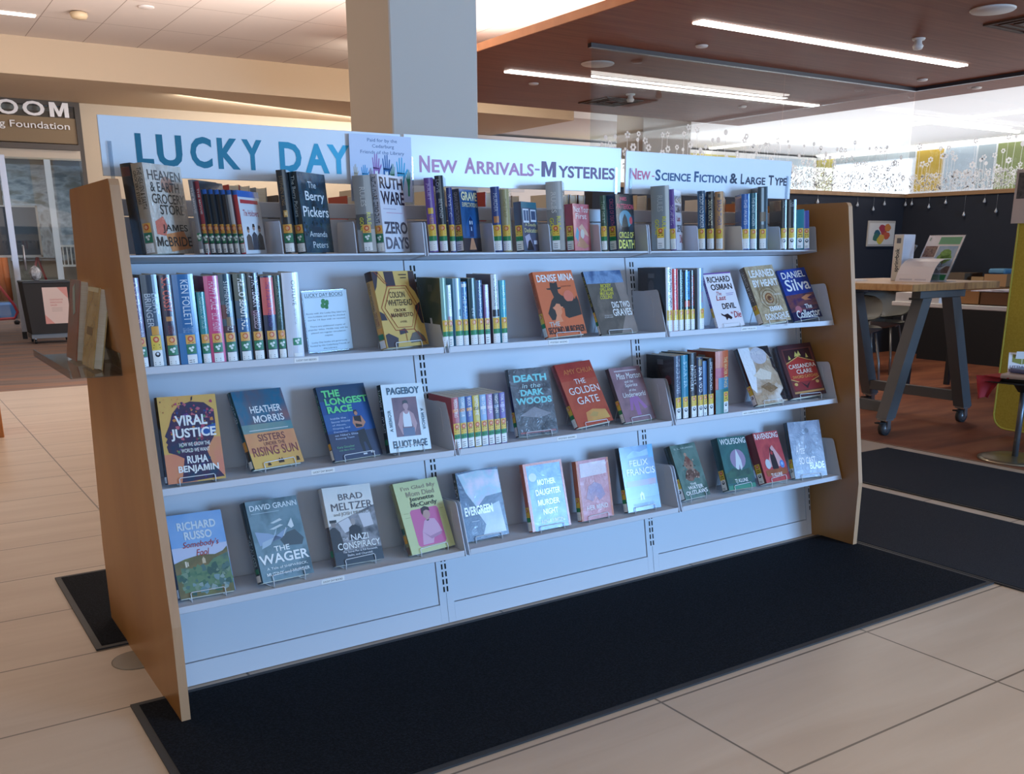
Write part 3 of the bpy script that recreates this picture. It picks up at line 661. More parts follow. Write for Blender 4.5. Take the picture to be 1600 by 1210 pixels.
# ---- second shelf, face out
face('crook', 2, '#d9b566', 'mustard patterned book with a six-sided frame, face out left of a bracket', [
    ('r', '#3d3640', .28, .80, .50, .995), ('p', '#3d3640', [(0, .995), (.16, .995), (.06, .80), (0, .74)]), ('p', '#43363a', [(.86, .995), (.995, .995), (.995, .60), (.93, .72), (.83, .80)]), ('p', '#3d3640', [(.84, .52), (.99, .58), (.99, .28), (.93, .30)]),
    ('p', '#3d3640', [(0, .36), (.14, .36), (.10, .44), (0, .48)]), ('p', '#46404a', [(.02, .005), (.26, .005), (.3, .12), (.1, .19), (.02, .17)]), ('p', '#6f665f', [(.56, .08), (.66, .17), (.80, .19), (.92, .12), (.96, .05), (.58, .04)]), ('p', '#46404a', [(.36, .16), (.56, .18), (.5, .24), (.36, .22)]),
    ('l', '#a8492c', [(.30, .80), (.06, .52), (.28, .22), (.72, .22), (.94, .52), (.74, .80), (.30, .80)], .006), ('p', '#e0bc6e', [(.34, .765), (.14, .52), (.34, .255), (.68, .255), (.86, .52), (.70, .765)]), ('l', '#a8492c', [(.34, .765), (.14, .52), (.34, .255), (.68, .255), (.86, .52), (.70, .765), (.34, .765)], .005),
    ('l', '#a8492c', [(.06, .995), (.26, .83)], .006), ('l', '#a8492c', [(.13, .995), (.30, .83)], .005), ('l', '#a8492c', [(.5, .22), (.5, .05)], .005), ('l', '#a8492c', [(.72, .22), (.95, .01)], .006), ('r', '#4a3a30', .62, .94, .80, .955), ('r', '#4a3a30', .64, .90, .78, .912),
    ('t', '#3a2d2a', 'COLSON', .30, .645, .66, .725, .004), ('t', '#3a2d2a', 'WHITEHEAD', .22, .54, .80, .62, .004), ('t', '#5a3326', 'CROOK', .33, .46, .62, .50), ('t', '#5a3326', 'MANIFESTO', .24, .39, .76, .445), ('t', '#5a3326', 'A NOVEL', .42, .315, .58, .34)],
    spine='#c79b52', sart=[('r', '#3d2f2c', 0, .88, 1, 1), ('t', '#3d2f2c', 'COLSON WHITEHEAD', .86, .5, .2, .55), ('t', '#7a3b24', 'CROOK MANIFESTO', .48, .3, .2, .7), ('r', '#e0a24a', .1, .2, .9, .27), ('r', '#2f7f5c', .1, .12, .9, .19), ('r', WH, .1, .01, .9, .11)])
o = face('murderer', 2, '#dd7345', 'orange book with a black silhouette of a hatted man, face out', [
    ('p', '#35332f', [(.24, .74), (.62, .745), (.60, .72), (.52, .715), (.52, .66), (.58, .62), (.80, .55), (.98, .53), (.97, .30), (.62, .27), (.56, .30), (.58, .42), (.46, .46), (.36, .46), (.34, .34), (.42, .26), (.20, .25), (.14, .36), (.30, .55), (.38, .60), (.36, .66), (.34, .715), (.26, .72)]),
    ('p', '#35332f', [(.34, .74), (.36, .83), (.46, .815), (.54, .835), (.54, .74)]), ('p', '#35332f', [(.80, .55), (.88, .62), (.90, .54), (.96, .60), (.99, .52), (.99, .30), (.62, .26), (.70, .4)]),
    ('p', '#e8946a', [(.28, .44), (.34, .46), (.40, .50), (.48, .49), (.50, .45), (.58, .44), (.50, .42), (.50, .36), (.44, .31), (.47, .22), (.24, .20), (.34, .32), (.33, .40)]), ('e', '#e27d63', .76, .60, .13, .09), ('p', '#35332f', [(.55, .52), (.9, .52), (.9, .42), (.55, .42)]),
    ('t', WH, 'DENISE MINA', .06, .84, .99, .95, .02), ('t', '#c9c3bb', 'THE', .10, .155, .36, .225, .02), ('t', '#33302d', 'SECOND MURDERER', .04, .04, .98, .145, .02), ('t', '#7d4632', 'CONVICTION', .62, .745, .88, .765)],
    spine='#d0662f', stk='M', sart=[('t', '#6e3a22', 'THE SECOND MURDERER', .9, .45, .25, .7)])
face('graves', 2, 'N:9:#6d675f,#5c5750,#8a7f74', 'slim grey brown book with slanted yellow lettering, face out by a bracket', [('r', 'N:20:#3d5f8c,#7f9fc4,#51739c', 0, .80, 1, 1), ('p', 'N:14:#857a72,#9b8d84', [(.75, .8), (1, .8), (1, 0), (.55, 0), (.8, .3)]),
    ('t', '#d9d04a', 'MICKEY', .34, .73, .64, .79, .02, .3), ('t', '#d9d04a', 'SPILLANE', .30, .67, .66, .725, .02, .3), ('t', '#d9d04a', 'MAX ALLAN', .27, .61, .64, .665, .02, .3), ('t', '#d9d04a', 'COLLINS', .25, .55, .58, .605, .02, .3),
    ('t', WH, 'DIG TWO', .50, .40, .98, .50, .02), ('t', WH, 'GRAVES', .47, .27, .98, .385, .02), ('t', '#cfcac4', 'THE FINAL NOVEL', .22, .28, .44, .30), ('t', '#cfcac4', 'FEATURING HAMMER', .21, .25, .44, .27)],
    spine='#23221f', stk='M', sart=[('t', '#c9bf47', 'DIG TWO GRAVES', .92, .45, .2, .8)])
face('devil', 2, '#f0edf2', 'white book with mixed black, red and purple lettering, face out', [('r', '#7c5aa6', 0, .975, 1, 1), ('t', '#24222b', 'RICHARD', .08, .82, .92, .93, .02), ('t', '#24222b', 'OSMAN', .14, .68, .92, .79, .02), ('t', '#b33b46', 'The', .28, .58, .46, .65, .0, .2), ('t', '#b33b46', 'Last', .22, .49, .58, .58, .01, .2),
    ('t', '#24222b', 'DEVIL', .36, .325, .86, .43, .02), ('t', '#b33b46', 'to', .60, .23, .68, .27), ('t', '#b33b46', 'Die', .70, .15, .97, .27, .01, .2), ('p', '#24222b', [(.24, .26), (.34, .22), (.48, .24), (.62, .16), (.56, .13), (.46, .16), (.40, .12), (.38, .18), (.26, .22)]), ('r', '#b9a7c9', .62, .60, .9, .612), ('r', '#b9a7c9', .62, .57, .86, .582)],
    spine='#6f4f9c', stk='T', film=1, sart=[('t', '#d9cde6', 'RICHARD OSMAN', .9, .45, .2, .8)])
face('heart', 2, 'N:18:#a58f6f,#c3b08e,#8f7a5c', 'tan book with ripple rings and white lettering, face out', [('l', '#8a7453', [(.5+.33*math.cos(j*.4), .42+.2*math.sin(j*.4)) for j in range(17)], .012), ('l', '#7c6646', [(.5+.24*math.cos(j*.4), .42+.145*math.sin(j*.4)) for j in range(17)], .012), ('e', '#8c5f3e', .5, .42, .15, .095), ('l', '#c4a06f', [(.5+.10*math.cos(j*.4), .42+.06*math.sin(j*.4)) for j in range(17)], .012), ('e', '#6e4630', .5, .42, .05, .035),
    ('t', WH, 'LEARNED', .08, .80, .96, .93, .03), ('t', WH, 'BY HEART', .10, .63, .98, .755, .03), ('t', WH, 'EMMA', .38, .19, .84, .275, .03), ('t', WH, 'DONOGHUE', .14, .05, .97, .155, .03), ('t', '#efe8da', 'A NOVEL', .70, .46, .92, .49)], film=2, spine='#6d6152', stk='T', sart=[('t', '#d8cdb8', 'LEARNED BY HEART', .92, .4, .3, .7)])
face('collector', 2, 'N:12:#2447a0,#1d3b86,#2f52ab', 'royal blue paperback with large white lettering, face out beside the right bracket', [('r', 'N:16x40x30:#3a3350,#7a4a4c,#49325a', 0, .16, 1, .50), ('r', 'N:9:#1d2448,#2b2c55', 0, .0, 1, .17), ('p', '#d08a62', [(.5, .42), (.7, .47), (.92, .46), (.7, .40), (.84, .36), (.6, .37)]), ('e', '#b56d78', .27, .21, .11, .07), ('t', WH, 'DANIEL', .10, .82, .92, .95), ('t', WH, 'Silva', .12, .57, .96, .80), ('t', WH, 'The', .52, .20, .76, .29), ('t', WH, 'Collector', .14, .035, .97, .19)],
    spine='#1d2d6a', soft=True, film=1)
# ---- third shelf, face out
fl = ['#b24a6a', '#6b3f86', '#d08a4a', '#8a3b52', '#3c4a86', '#c76a7a', '#463a5e', '#5a8a6a']
face('viral', 3, 'N:7x4x4:#ddb864,#e0b262,#dca060', 'yellow and coral book with a flowered head in profile, face out', [('r', 'N:6:#e09a6c,#df806c', 0, 0, .5, .34), ('r', 'N:6:#d9a25e,#e07f78', .6, .05, 1, .5),
    ('p', 'N:26:#3b2f58,#4a3550,#2b3f5c', [(.22, .80), (.14, .66), (.05, .55), (.09, .52), (.055, .48), (.085, .455), (.06, .43), (.08, .36), (.2, .33), (.33, .28), (.24, .005), (.985, .03), (.80, .2), (.73, .36), (.88, .5), (.94, .66), (.94, .82), (.78, .91), (.55, .93), (.34, .89)]),
    ('s', '', 5, 70, .22, .62, .92, .92, .035, fl), ('s', '', 8, 50, .16, .34, .78, .64, .03, fl), ('s', '', 9, 26, .3, .05, .92, .3, .03, ['#2d4f6a', '#3c6b55', '#4b3c7a', '#274a63']), ('p', '#2f5fa8', [(.62, .60), (.94, .66), (.93, .56), (.72, .52)]), ('s', '', 3, 18, .02, .78, .4, .97, .012, ['#5a3a3a', '#a0503c', '#e09060']),
    ('p', '#3a2f3c', [(.56, .93), (.57, .975), (.60, .99), (.59, .95)]), ('t', WH, 'VIRAL', .25, .655, .80, .775, .03), ('t', WH, 'JUSTICE', .15, .485, .93, .625, .03), ('t', WH, 'HOW WE GROW THE', .27, .415, .80, .46), ('t', WH, 'WORLD WE WANT', .29, .345, .78, .39), ('t', WH, 'RUHA', .37, .215, .73, .305, .03), ('t', WH, 'BENJAMIN', .20, .095, .90, .195, .03)],
    spine='#1d1b26', film=1, sart=[('r', WH, .1, .02, .9, .09)])
P['sisters'] = (0.282, -.262, .6205, .27, -.46, .03, .168, .233, .022)
face('sisters', 3, 'N:6:#2c6c88,#7c5a58,#4b6178', 'book with a sunset sky over a lake and tiny figures, face out', [('r', 'N:7x5x5:#a95c42,#2f6f8c,#7a5754', 0, .55, 1, 1), ('r', 'N:8:#3f8792,#8fa093', 0, .42, 1, .56), ('r', 'N:9:#d98f66,#e0a46c', 0, .2, 1, .45), ('r', 'N:9:#e5bd62,#dfa860', 0, 0, 1, .2), ('t', WH, 'HEATHER', .26, .70, .88, .79), ('t', WH, 'MORRIS', .27, .575, .88, .665), ('r', '#d5d9d6', .12, .475, .9, .485),
    ('t', '#7a4a4a', 'SISTERS', .24, .335, .78, .425), ('t', '#7a4a4a', 'UNDER THE', .32, .275, .74, .32), ('t', '#8a4a4c', 'RISING SUN', .06, .15, .96, .265), ('p', '#3a2c26', [(.50, .035), (.50, .07), (.53, .10), (.55, .07), (.58, .10), (.61, .07), (.61, .035)]), ('p', '#3a2c26', [(.27, .02), (.29, .06), (.33, .05), (.34, .02)]), ('p', '#3a2c26', [(.86, .03), (.88, .09), (.92, .08), (.93, .03)])],
    spine='N:12:#234a5c,#31606a', film=1, sart=[('t', '#cfd8d4', 'HEATHER', .85, .6, .2, .75), ('r', '#e09a3a', .1, .24, .9, .36), ('r', '#4a3b2a', .1, .12, .9, .24), ('r', WH, .1, .02, .9, .11)])
face('race', 3, '#1f4f8e', 'navy blue book with bold green lettering and a standing runner, face out', [('r', '#244668', 0, .80, 1, 1), ('r', 'N:5:#2a5ea0,#1d4f96', .45, .34, 1, .75), ('r', '#3a4560', 0, 0, 1, .36), ('r', '#2f5f9a', 0, .40, .5, .62),
    ('p', '#2c3038', [(.60, .36), (.59, .20), (.62, .05), (.67, .05), (.67, .2), (.71, .2), (.76, .06), (.81, .06), (.78, .22), (.76, .38)]), ('p', '#c58a6c', [(.55, .47), (.59, .56), (.76, .56), (.82, .46), (.74, .40), (.60, .40)]), ('p', '#2b2426', [(.60, .56), (.75, .56), (.73, .41), (.60, .41)]), ('p', '#c58a6c', [(.56, .47), (.76, .43), (.79, .46), (.6, .50)]), ('e', '#c58a6c', .665, .60, .035, .032), ('p', '#3a2a22', [(.62, .59), (.63, .64), (.69, .645), (.70, .60), (.68, .625), (.65, .625)]), ('r', '#d8d8dc', .60, .03, .68, .052), ('r', '#d8d8dc', .76, .04, .84, .062),
    ('t', '#6fdc8c', 'THE', .08, .85, .44, .945, .04), ('t', '#6fdc8c', 'LONGEST', .10, .74, .98, .835, .04), ('t', '#6fdc8c', 'RACE', .11, .63, .62, .725, .04)]+[('t', '#b9cbe8', t, .12, .545-.046*k, .12+.058*len(t)*.55, .572-.046*k) for k, t in enumerate(('Inside the', 'Secret World', 'of Abuse,', 'Doping, and', 'Deception', 'on Nike\'s Elite', 'Running Team'))]+[('t', '#6fae8c', 'Kara Goucher', .10, .155, .46, .185), ('t', '#6fae8c', 'with Mary Pilon', .12, .11, .44, .135)],
    spine='#1c3550', sart=[('t', '#6fb58c', 'THE LONGEST RACE', .9, .4, .2, .8), ('r', '#e2a53c', .05, .16, .95, .24), ('r', WH, .05, .02, .95, .15)])
face('pageboy', 3, '#dde9ee', 'white book with a photo of a white vested person, face out', [('r', 'N:14:#6d4654,#7d5560,#60404e', .21, .22, .80, .80), ('p', '#b98f92', [(.28, .40), (.36, .56), (.44, .60), (.58, .60), (.68, .55), (.74, .40), (.66, .26), (.6, .25), (.64, .36), (.6, .44), (.42, .44), (.38, .36), (.44, .25), (.36, .25)]), ('p', '#dcdfe4', [(.41, .36), (.42, .50), (.44, .585), (.49, .55), (.54, .55), (.58, .585), (.60, .50), (.61, .36)]), ('r', '#5b6684', .38, .225, .66, .345), ('e', '#b98f92', .515, .67, .062, .062), ('r', '#b98f92', .48, .56, .55, .63), ('p', '#2e2428', [(.45, .69), (.46, .745), (.52, .76), (.575, .74), (.58, .69), (.55, .71), (.49, .71)]),
    ('V', '#243c50', 'A MEMOIR', .075, .30, .15, .62), ('v', '#243c50', 'A MEMOIR', .86, .30, .93, .62), ('t', '#2b5068', 'PAGEBOY', .12, .845, .90, .95, .03), ('t', '#243c50', 'ELLIOT PAGE', .10, .055, .92, .165, .03)], spine='#22303a', sart=[('t', '#cfdde2', 'PAGEBOY  ELLIOT PAGE', .93, .3, .2, .8), ('r', '#2f7f5c', .1, .12, .9, .2)])
m = None
face('death', 3, 'N:16:#3e434d,#62676f,#2b3038', 'dark crumple-filmed book with pale turquoise lettering, face out', [('t', '#7fd8dc', 'DEATH', .10, .80, .92, .905, .04), ('t', '#b9dde0', 'in the', .28, .705, .74, .77, 0., .2), ('t', '#7fd8dc', 'DARK', .22, .59, .80, .685, .04), ('t', '#7fd8dc', 'WOODS', .08, .465, .96, .565, .04), ('p', '#8d8d95', [(.1, .3), (.5, .42), (.9, .3), (.6, .25)]), ('r', '#a8686a', .06, .035, .94, .06)], film=2, spine='#1a1d22', stk='M')
face('golden', 3, 'N:7:#bb5548,#c4614c,#a84640', 'glossy red book with spaced white capitals, face out', [('r', 'N:9:#c0503f,#a53b36', 0, .72, 1, 1), ('p', 'N:9:#d9935e,#e0b26a', [(.35, .2), (.55, .24), (.9, .2), (.95, .06), (.3, .05)]), ('p', '#c9a66a', [(.4, .14), (.55, .2), (.68, .17), (.6, .11)]), ('t', '#dd8a4e', 'AMY CHUA', .16, .82, .96, .90, .0), ('t', WH, 'THE', .36, .655, .66, .735, .0), ('t', WH, 'GOLDEN', .12, .50, .96, .61, .0), ('t', WH, 'GATE', .24, .335, .84, .45, .0)], film=1, spine='#8e3a36', stk='M')
face('morton', 3, 'N:10:#8d7078,#a08088,#7c6870', 'dusty mauve book with white gothic style lettering, face out', [('p', '#a878a8', [(.28, .20), (.36, .42), (.5, .46), (.64, .44), (.84, .22), (.74, .20), (.6, .36), (.58, .1), (.46, .1), (.44, .36), (.36, .2)]), ('r', '#cfc3c8', .14, .92, .86, .945), ('t', WH, 'Miss Morton', .16, .78, .94, .89, 0., .15), ('t', WH, 'and the', .36, .705, .64, .755, 0., .15), ('t', WH, 'Spirits', .34, .61, .74, .69, 0., .15), ('t', WH, 'of the', .42, .545, .64, .59, 0., .15), ('t', WH, 'Underworld', .18, .44, .92, .53, 0., .15)], spine='#3a3844', stk='M', film=1)
face('tanwhite', 3, 'N:12:#cdb79e,#b79a7c,#e3dcd4', 'cream and white film-wrapped book with black leaf shapes, face out', [('p', '#eef0f4', [(0, 1), (.36, 1), (.34, .6), (.12, .2), (0, .3)]), ('e', '#cfcbd2', .58, .84, .26, .15), ('p', '#24242a', [(.62, .995), (.995, .995), (.995, .5), (.9, .62), (.92, .8), (.8, .93)]), ('p', '#24242a', [(.82, .12), (.995, .22), (.995, .02), (.86, .03)]), ('p', '#e8dccb', [(.2, .5), (.5, .62), (.8, .52), (.7, .4), (.4, .42)]), ('p', '#8f7050', [(.3, .3), (.6, .36), (.84, .24), (.56, .18)]), ('t', '#e9e4e4', 'THE', .36, .86, .7, .92, .02)], film=2, spine='#1d1d22', stk='S')
face('sword', 3, '#4a2a30', 'dark maroon book with a red and gold framed cover, face out by the right bracket', [('r', '#6d3a38', .08, .06, .96, .92), ('r', '#3b2029', .12, .68, .9, .9), ('p', '#b43a36', [(.10, .64), (.3, .70), (.5, .76), (.7, .70), (.94, .64), (.94, .34), (.7, .28), (.5, .22), (.3, .28), (.10, .34)]), ('l', '#d8b06a', [(.10, .64), (.3, .70), (.5, .76), (.7, .70), (.94, .64)], .009), ('l', '#d8b06a', [(.10, .34), (.3, .28), (.5, .22), (.7, .28), (.94, .34)], .009), ('r', '#8e3236', .12, .12, .92, .28), ('p', '#3b2029', [(.36, .27), (.5, .14), (.64, .27), (.5, .2)]), ('p', '#cfc06a', [(.4, .76), (.46, .86), (.5, .8), (.56, .87), (.6, .77)]), ('p', '#cfc06a', [(.2, .71), (.24, .80), (.28, .72)]), ('p', '#cfc06a', [(.72, .72), (.76, .81), (.8, .72)]), ('e', '#d8b06a', .2, .24, .05, .03), ('e', '#d8b06a', .84, .25, .05, .03), ('r', '#c2935c', .08, .065, .96, .10),
    ('t', '#f2e6da', 'CASSANDRA', .14, .535, .94, .615, .01), ('t', '#f2e6da', 'CLARE', .32, .43, .78, .51, .01), ('t', '#e5a05a', 'SWORD CATCHER', .16, .345, .92, .40)], spine='#3a2229', film=1)
# ---- bottom shelf, face out
face('fool', 4, '#7fb0e2', 'sky blue book with red script over wooded hills, face out by the tan end panel', [('r', 'N:5:#6aa6e4,#9cc2ea', 0, .60, 1, 1), ('r', '#c6d0ea', 0, .40, 1, .60), ('p', 'N:20:#8a7a56,#6f6c4e,#7c8258', [(0, .42), (.2, .46), (.5, .49), (.75, .47), (.9, .5), (.99, .55), (.99, 0), (0, 0)]), ('p', 'N:26:#4f7a62,#6d8f6e,#55716f', [(.1, .36), (.3, .34), (.6, .36), (.7, .42), (.9, .46), (.99, .48), (.99, .1), (.1, .06)]), ('s', '', 21, 46, .06, .04, .94, .34, .075, ['#4a7560', '#6a8d6c', '#557a78', '#7f9a84', '#3f6660']), ('s', '', 22, 16, .2, .04, .9, .2, .06, ['#7fa0a6', '#93aaa8', '#6a9096']), ('r', '#e6dcc8', .19, .36, .22, .43), ('r', '#e6dcc8', .23, .37, .25, .42), ('p', '#d9c8a8', [(.50, .38), (.50, .43), (.53, .46), (.56, .43), (.56, .38)]),
    ('t', '#dbeaf4', 'RICHARD', .16, .80, .86, .90, .03), ('t', '#dbeaf4', 'RUSSO', .26, .68, .76, .78, .03), ('t', '#b2393f', "Somebody's", .20, .565, .86, .66, .0, .3), ('t', '#b2393f', 'Fool', .42, .475, .66, .555, .0, .3)], film=1, spine='#22334a', sart=[('r', WH, .1, .02, .9, .12)])
face('wager', 4, 'N:11:#4f717c,#6f8d98,#3c5862', 'grey green seascape book with storm waves and white serif capitals, face out', [('p', '#8fa4c0', [(.06, .62), (.3, .58), (.56, .50), (.7, .62), (.4, .52), (.1, .44)]), ('p', '#a9bccb', [(.12, .40), (.3, .44), (.44, .56), (.50, .66), (.38, .52), (.16, .48)]), ('p', '#39484f', [(.5, .48), (.66, .56), (.82, .58), (.96, .46), (.9, .38), (.56, .40)]), ('p', '#d6dcdc', [(.70, .64), (.80, .73), (.82, .62), (.76, .60)]), ('p', '#c9d2d2', [(.38, .70), (.58, .745), (.62, .72), (.44, .69)]), ('p', '#c9d2d2', [(.34, .625), (.56, .67), (.62, .655), (.42, .615)]), ('l', '#d6dcdc', [(.58, .52), (.66, .62)], .006),
    ('t', '#e6eef0', 'DAVID GRANN', .06, .875, .97, .945), ('r', '#a9bfc8', .06, .835, .6, .842), ('t', WH, 'THE', .34, .345, .64, .41), ('t', WH, 'WAGER', .02, .205, .98, .325, .02), ('t', '#e6eef0', 'A Tale of SHIPWRECK,', .12, .13, .92, .165), ('t', '#e6eef0', 'MUTINY and MURDER', .10, .06, .94, .10)], film=1, spine='#1f3540', sart=[('t', '#b9ccd4', 'THE WAGER', .6, .2, .25, .75), ('r', '#2f7f5c', .15, .12, .85, .18), ('r', WH, .15, .02, .85, .1)])
face('conspiracy', 4, '#e6e2dc', 'cream topped book over a black and white wartime photo, face out', [('p', 'N:16:#3b3c42,#9a989c,#55565c', [(0, .50), (.3, .57), (.7, .66), (1, .72), (1, 0), (0, 0)]), ('p', '#d4d2d6', [(.2, .54), (.42, .59), (.52, .44), (.30, .40)]), ('p', '#cfcdd2', [(.64, .62), (.88, .66), (.92, .46), (.7, .44)]), ('p', '#2b2d33', [(0, .46), (.1, .5), (.2, .42), (.24, .22), (.1, .05), (0, .05)]), ('e', '#8f837e', .10, .53, .05, .045), ('r', '#22242a', .03, .545, .17, .58), ('p', '#23242c', [(.40, .46), (.5, .50), (.62, .46), (.66, .30), (.36, .30)]), ('e', '#a79c98', .5, .53, .045, .045), ('r', '#2e3844', 0, 0, 1, .17),
    ('t', '#55525a', 'BRAD', .30, .82, .80, .90, .0), ('t', '#55525a', 'MELTZER', .12, .69, .97, .785, .0), ('t', '#8b8780', 'and JOSH MENSCH', .14, .61, .92, .665, .0), ('t', '#dcdce0', 'THE', .22, .30, .34, .335), ('t', WH, 'NAZI', .40, .29, .76, .37, .01), ('t', WH, 'CONSPIRACY', .10, .19, .98, .275, .01), ('t', '#e6e6ea', 'The Secret Plot to Kill Roosevelt,', .18, .14, .9, .17), ('t', '#e6e6ea', 'Stalin, and Churchill', .26, .095, .78, .125)], film=1, spine='#5b5458', sart=[('r', '#c9c5c0', 0, .5, 1, 1), ('r', '#2f7f5c', .1, .12, .9, .2)])
face('glad', 4, '#ccd49c', 'pale green book with a pink portrait panel, face out by a bracket', [('p', '#cf6a9c', [(.24, .08), (.80, .08), (.84, .11), (.84, .57), (.80, .60), (.24, .60), (.20, .57), (.20, .11)]), ('p', '#d8aac4', [(.30, .10), (.36, .28), (.46, .42), (.54, .45), (.70, .43), (.76, .34), (.80, .24), (.70, .19), (.60, .20), (.54, .10)]), ('e', '#c39a92', .545, .51, .085, .062), ('r', '#c39a92', .51, .42, .58, .47), ('p', '#3a2a30', [(.44, .54), (.45, .60), (.54, .625), (.63, .60), (.64, .55), (.56, .57), (.5, .56), (.46, .50)]), ('p', '#b88aa8', [(.36, .28), (.5, .2), (.78, .24), (.76, .2), (.52, .16)]), ('p', '#54474e', [(.50, .43), (.54, .41), (.59, .44), (.54, .43)]),
    ('t', '#9a927c', "I'm Glad My", .14, .865, .92, .935), ('t', '#9a927c', 'Mom Died', .22, .785, .86, .855), ('t', '#3f4438', 'Jennette', .26, .70, .82, .775, .02), ('t', '#3f4438', 'McCurdy', .26, .615, .86, .695, .02), ('r', '#a9b080', .06, .56, .17, .566), ('r', '#a9b080', .07, .50, .17, .506), ('r', '#a9b080', .88, .60, .96, .606), ('r', '#a9b080', .88, .55, .96, .556)], spine='#8f9268', film=1, sart=[('r', '#2f5f52', .15, .3, .85, .38), ('r', '#e2a53c', .15, .17, .85, .28), ('r', '#6d5a52', .15, .02, .85, .12)])
face('ever', 4, 'N:8:#2e4568,#3d5678,#20304c', 'shiny film-wrapped dark blue book with pale swirls, face out', [('p', 'N:14:#c9b5d4,#a8c8d8,#e2d4e4', [(.04, .97), (.5, .99), (.99, .96), (.99, .62), (.6, .6), (.36, .46), (.16, .7)]), ('p', 'N:10:#a9bcd8,#d0d8e6', [(.35, .4), (.9, .5), (.95, .05), (.4, .06), (.5, .2)]), ('t', WH, 'EVERGREEN', .06, .36, .72, .49, .03), ('r', '#c9d2e0', .18, .27, .36, .275)], film=2, spine='#241f26', sart=[('t', '#d8d0d0', 'EVERGREEN', .9, .5, .2, .8)])
face('mother', 4, 'N:9:#4a86c4,#7fb0dc,#3a70b4', 'film-wrapped light blue book edged orange with white title capitals, face out', [('r', '#d9785a', .0, .0, .07, 1), ('r', '#d9785a', .95, 0, 1, 1), ('r', '#d9785a', 0, .965, 1, 1), ('e', '#cfd8e2', .20, .79, .10, .065), ('t', '#e9f0f6', 'MOTHER', .30, .66, .76, .745, .02), ('t', '#e9f0f6', 'DAUGHTER', .22, .51, .86, .60, .02), ('t', '#e9f0f6', 'MURDER', .24, .36, .80, .445, .02), ('t', '#e9f0f6', 'NIGHT', .34, .22, .72, .305, .02), ('t', '#9a80b0', 'NINA SIMON', .26, .085, .84, .15, .01)], film=2, spine='#b95f45', stk='M')
face('pink', 4, 'N:8:#c8707c,#d898a0,#c06a66', 'film-wrapped salmon pink book with pale faded lettering, face out', [('r', '#d07a58', 0, 0, .06, 1), ('r', '#d07a58', .94, 0, 1, 1), ('p', '#e4d2d8', [(.1, .95), (.9, .96), (.9, .74), (.1, .72)]), ('p', 'N:16:#9f86a8,#c49aa8', [(.2, .36), (.3, .56), (.5, .62), (.7, .56), (.8, .38), (.6, .30), (.5, .40), (.4, .30)]), ('t', '#e9d3d8', 'MURDER', .20, .84, .88, .92, .02), ('t', '#e9d3d8', 'CROSSED', .14, .73, .86, .81, .02), ('t', '#f0dfe2', 'HER MIND', .18, .16, .84, .24, .02)], film=2, spine='#b8603e', stk='M')
face('felix', 4, 'N:8:#4a7eb0,#3d6fa8,#6f9cc4', 'light blue book with a white arched doorway and white capitals, face out', [('p', 'N:16:#93bfdc,#5a8ab8', [(.2, .86), (.4, .93), (.6, .9), (.84, .94), (.84, .84), (.2, .82)]), ('r', 'N:6:#2fa0d8,#2690c8', .84, .8, 1, 1), ('r', 'N:10:#a46f80,#7f7f9f', .08, .38, .96, .47), ('r', 'N:10:#7aa6c6,#5f8fb8', 0, .2, 1, .38), ('p', '#e4e8ea', [(.42, .16), (.42, .25), (.48, .29), (.54, .25), (.54, .16)]), ('p', '#5f80a0', [(.46, .16), (.46, .22), (.48, .24), (.50, .22), (.50, .16)]), ('t', WH, 'FELIX', .24, .69, .80, .785, .01), ('t', WH, 'FRANCIS', .12, .55, .97, .655, .01), ('t', '#dbe6ee', 'A NOVEL', .74, .36, .92, .385), ('t', '#3d5f86', 'THE SYNDICATE', .2, .055, .8, .115, .01)], film=1, spine='#1d2026', stk='M')
face('outlaws', 4, 'N:12:#557872,#6d8d86,#46645f', 'muted green book with an armoured rider on a beast, face out', [('p', 'N:22:#8f7268,#5f4a44,#b39a8c', [(.24, .38), (.34, .50), (.5, .56), (.7, .52), (.84, .42), (.78, .33), (.6, .36), (.5, .30), (.34, .32)]), ('p', 'N:22:#7a4a44,#a88a78', [(.32, .62), (.42, .72), (.5, .80), (.58, .74), (.7, .64), (.66, .54), (.4, .54)]), ('e', '#b89884', .49, .80, .05, .035), ('s', '', 4, 22, .26, .34, .78, .7, .035, ['#a88a7a', '#4a3834', '#c4aa98', '#6f5048']), ('t', '#c2d0cb', 'S. L. HUANG', .12, .91, .88, .94), ('t', WH, 'THE', .34, .235, .58, .275, .01), ('t', WH, 'WATER', .22, .155, .82, .225, .02), ('t', WH, 'OUTLAWS', .08, .065, .94, .14, .02)], film=1, spine='#2b3b38', stk='S')
face('wolf', 4, 'N:9:#27595c,#2f6a68,#1f484c', 'dark teal paperback with a white wolf before a round moon, face out', [('e', '#9a86a4', .56, .56, .27, .19), ('p', '#cfd6da', [(.42, .40), (.48, .56), (.52, .68), (.55, .76), (.60, .66), (.66, .54), (.66, .40), (.6, .34), (.57, .46), (.5, .34)]), ('r', 'N:20:#3b6a4a,#25505a', 0, .12, 1, .32), ('p', 'N:20:#2b4a44,#3e6f58', [(.1, .32), (.3, .4), (.6, .34), (.9, .38), (.95, .25), (.1, .22)]), ('r', '#3f8a72', .02, .0, .98, .08), ('t', WH, 'WOLFSONG', .06, .855, .97, .965, .01), ('t', WH, 'TJ KLUNE', .28, .10, .74, .19, .01)], soft=True, spine='#1c4448', stk='S', stkc=.45)
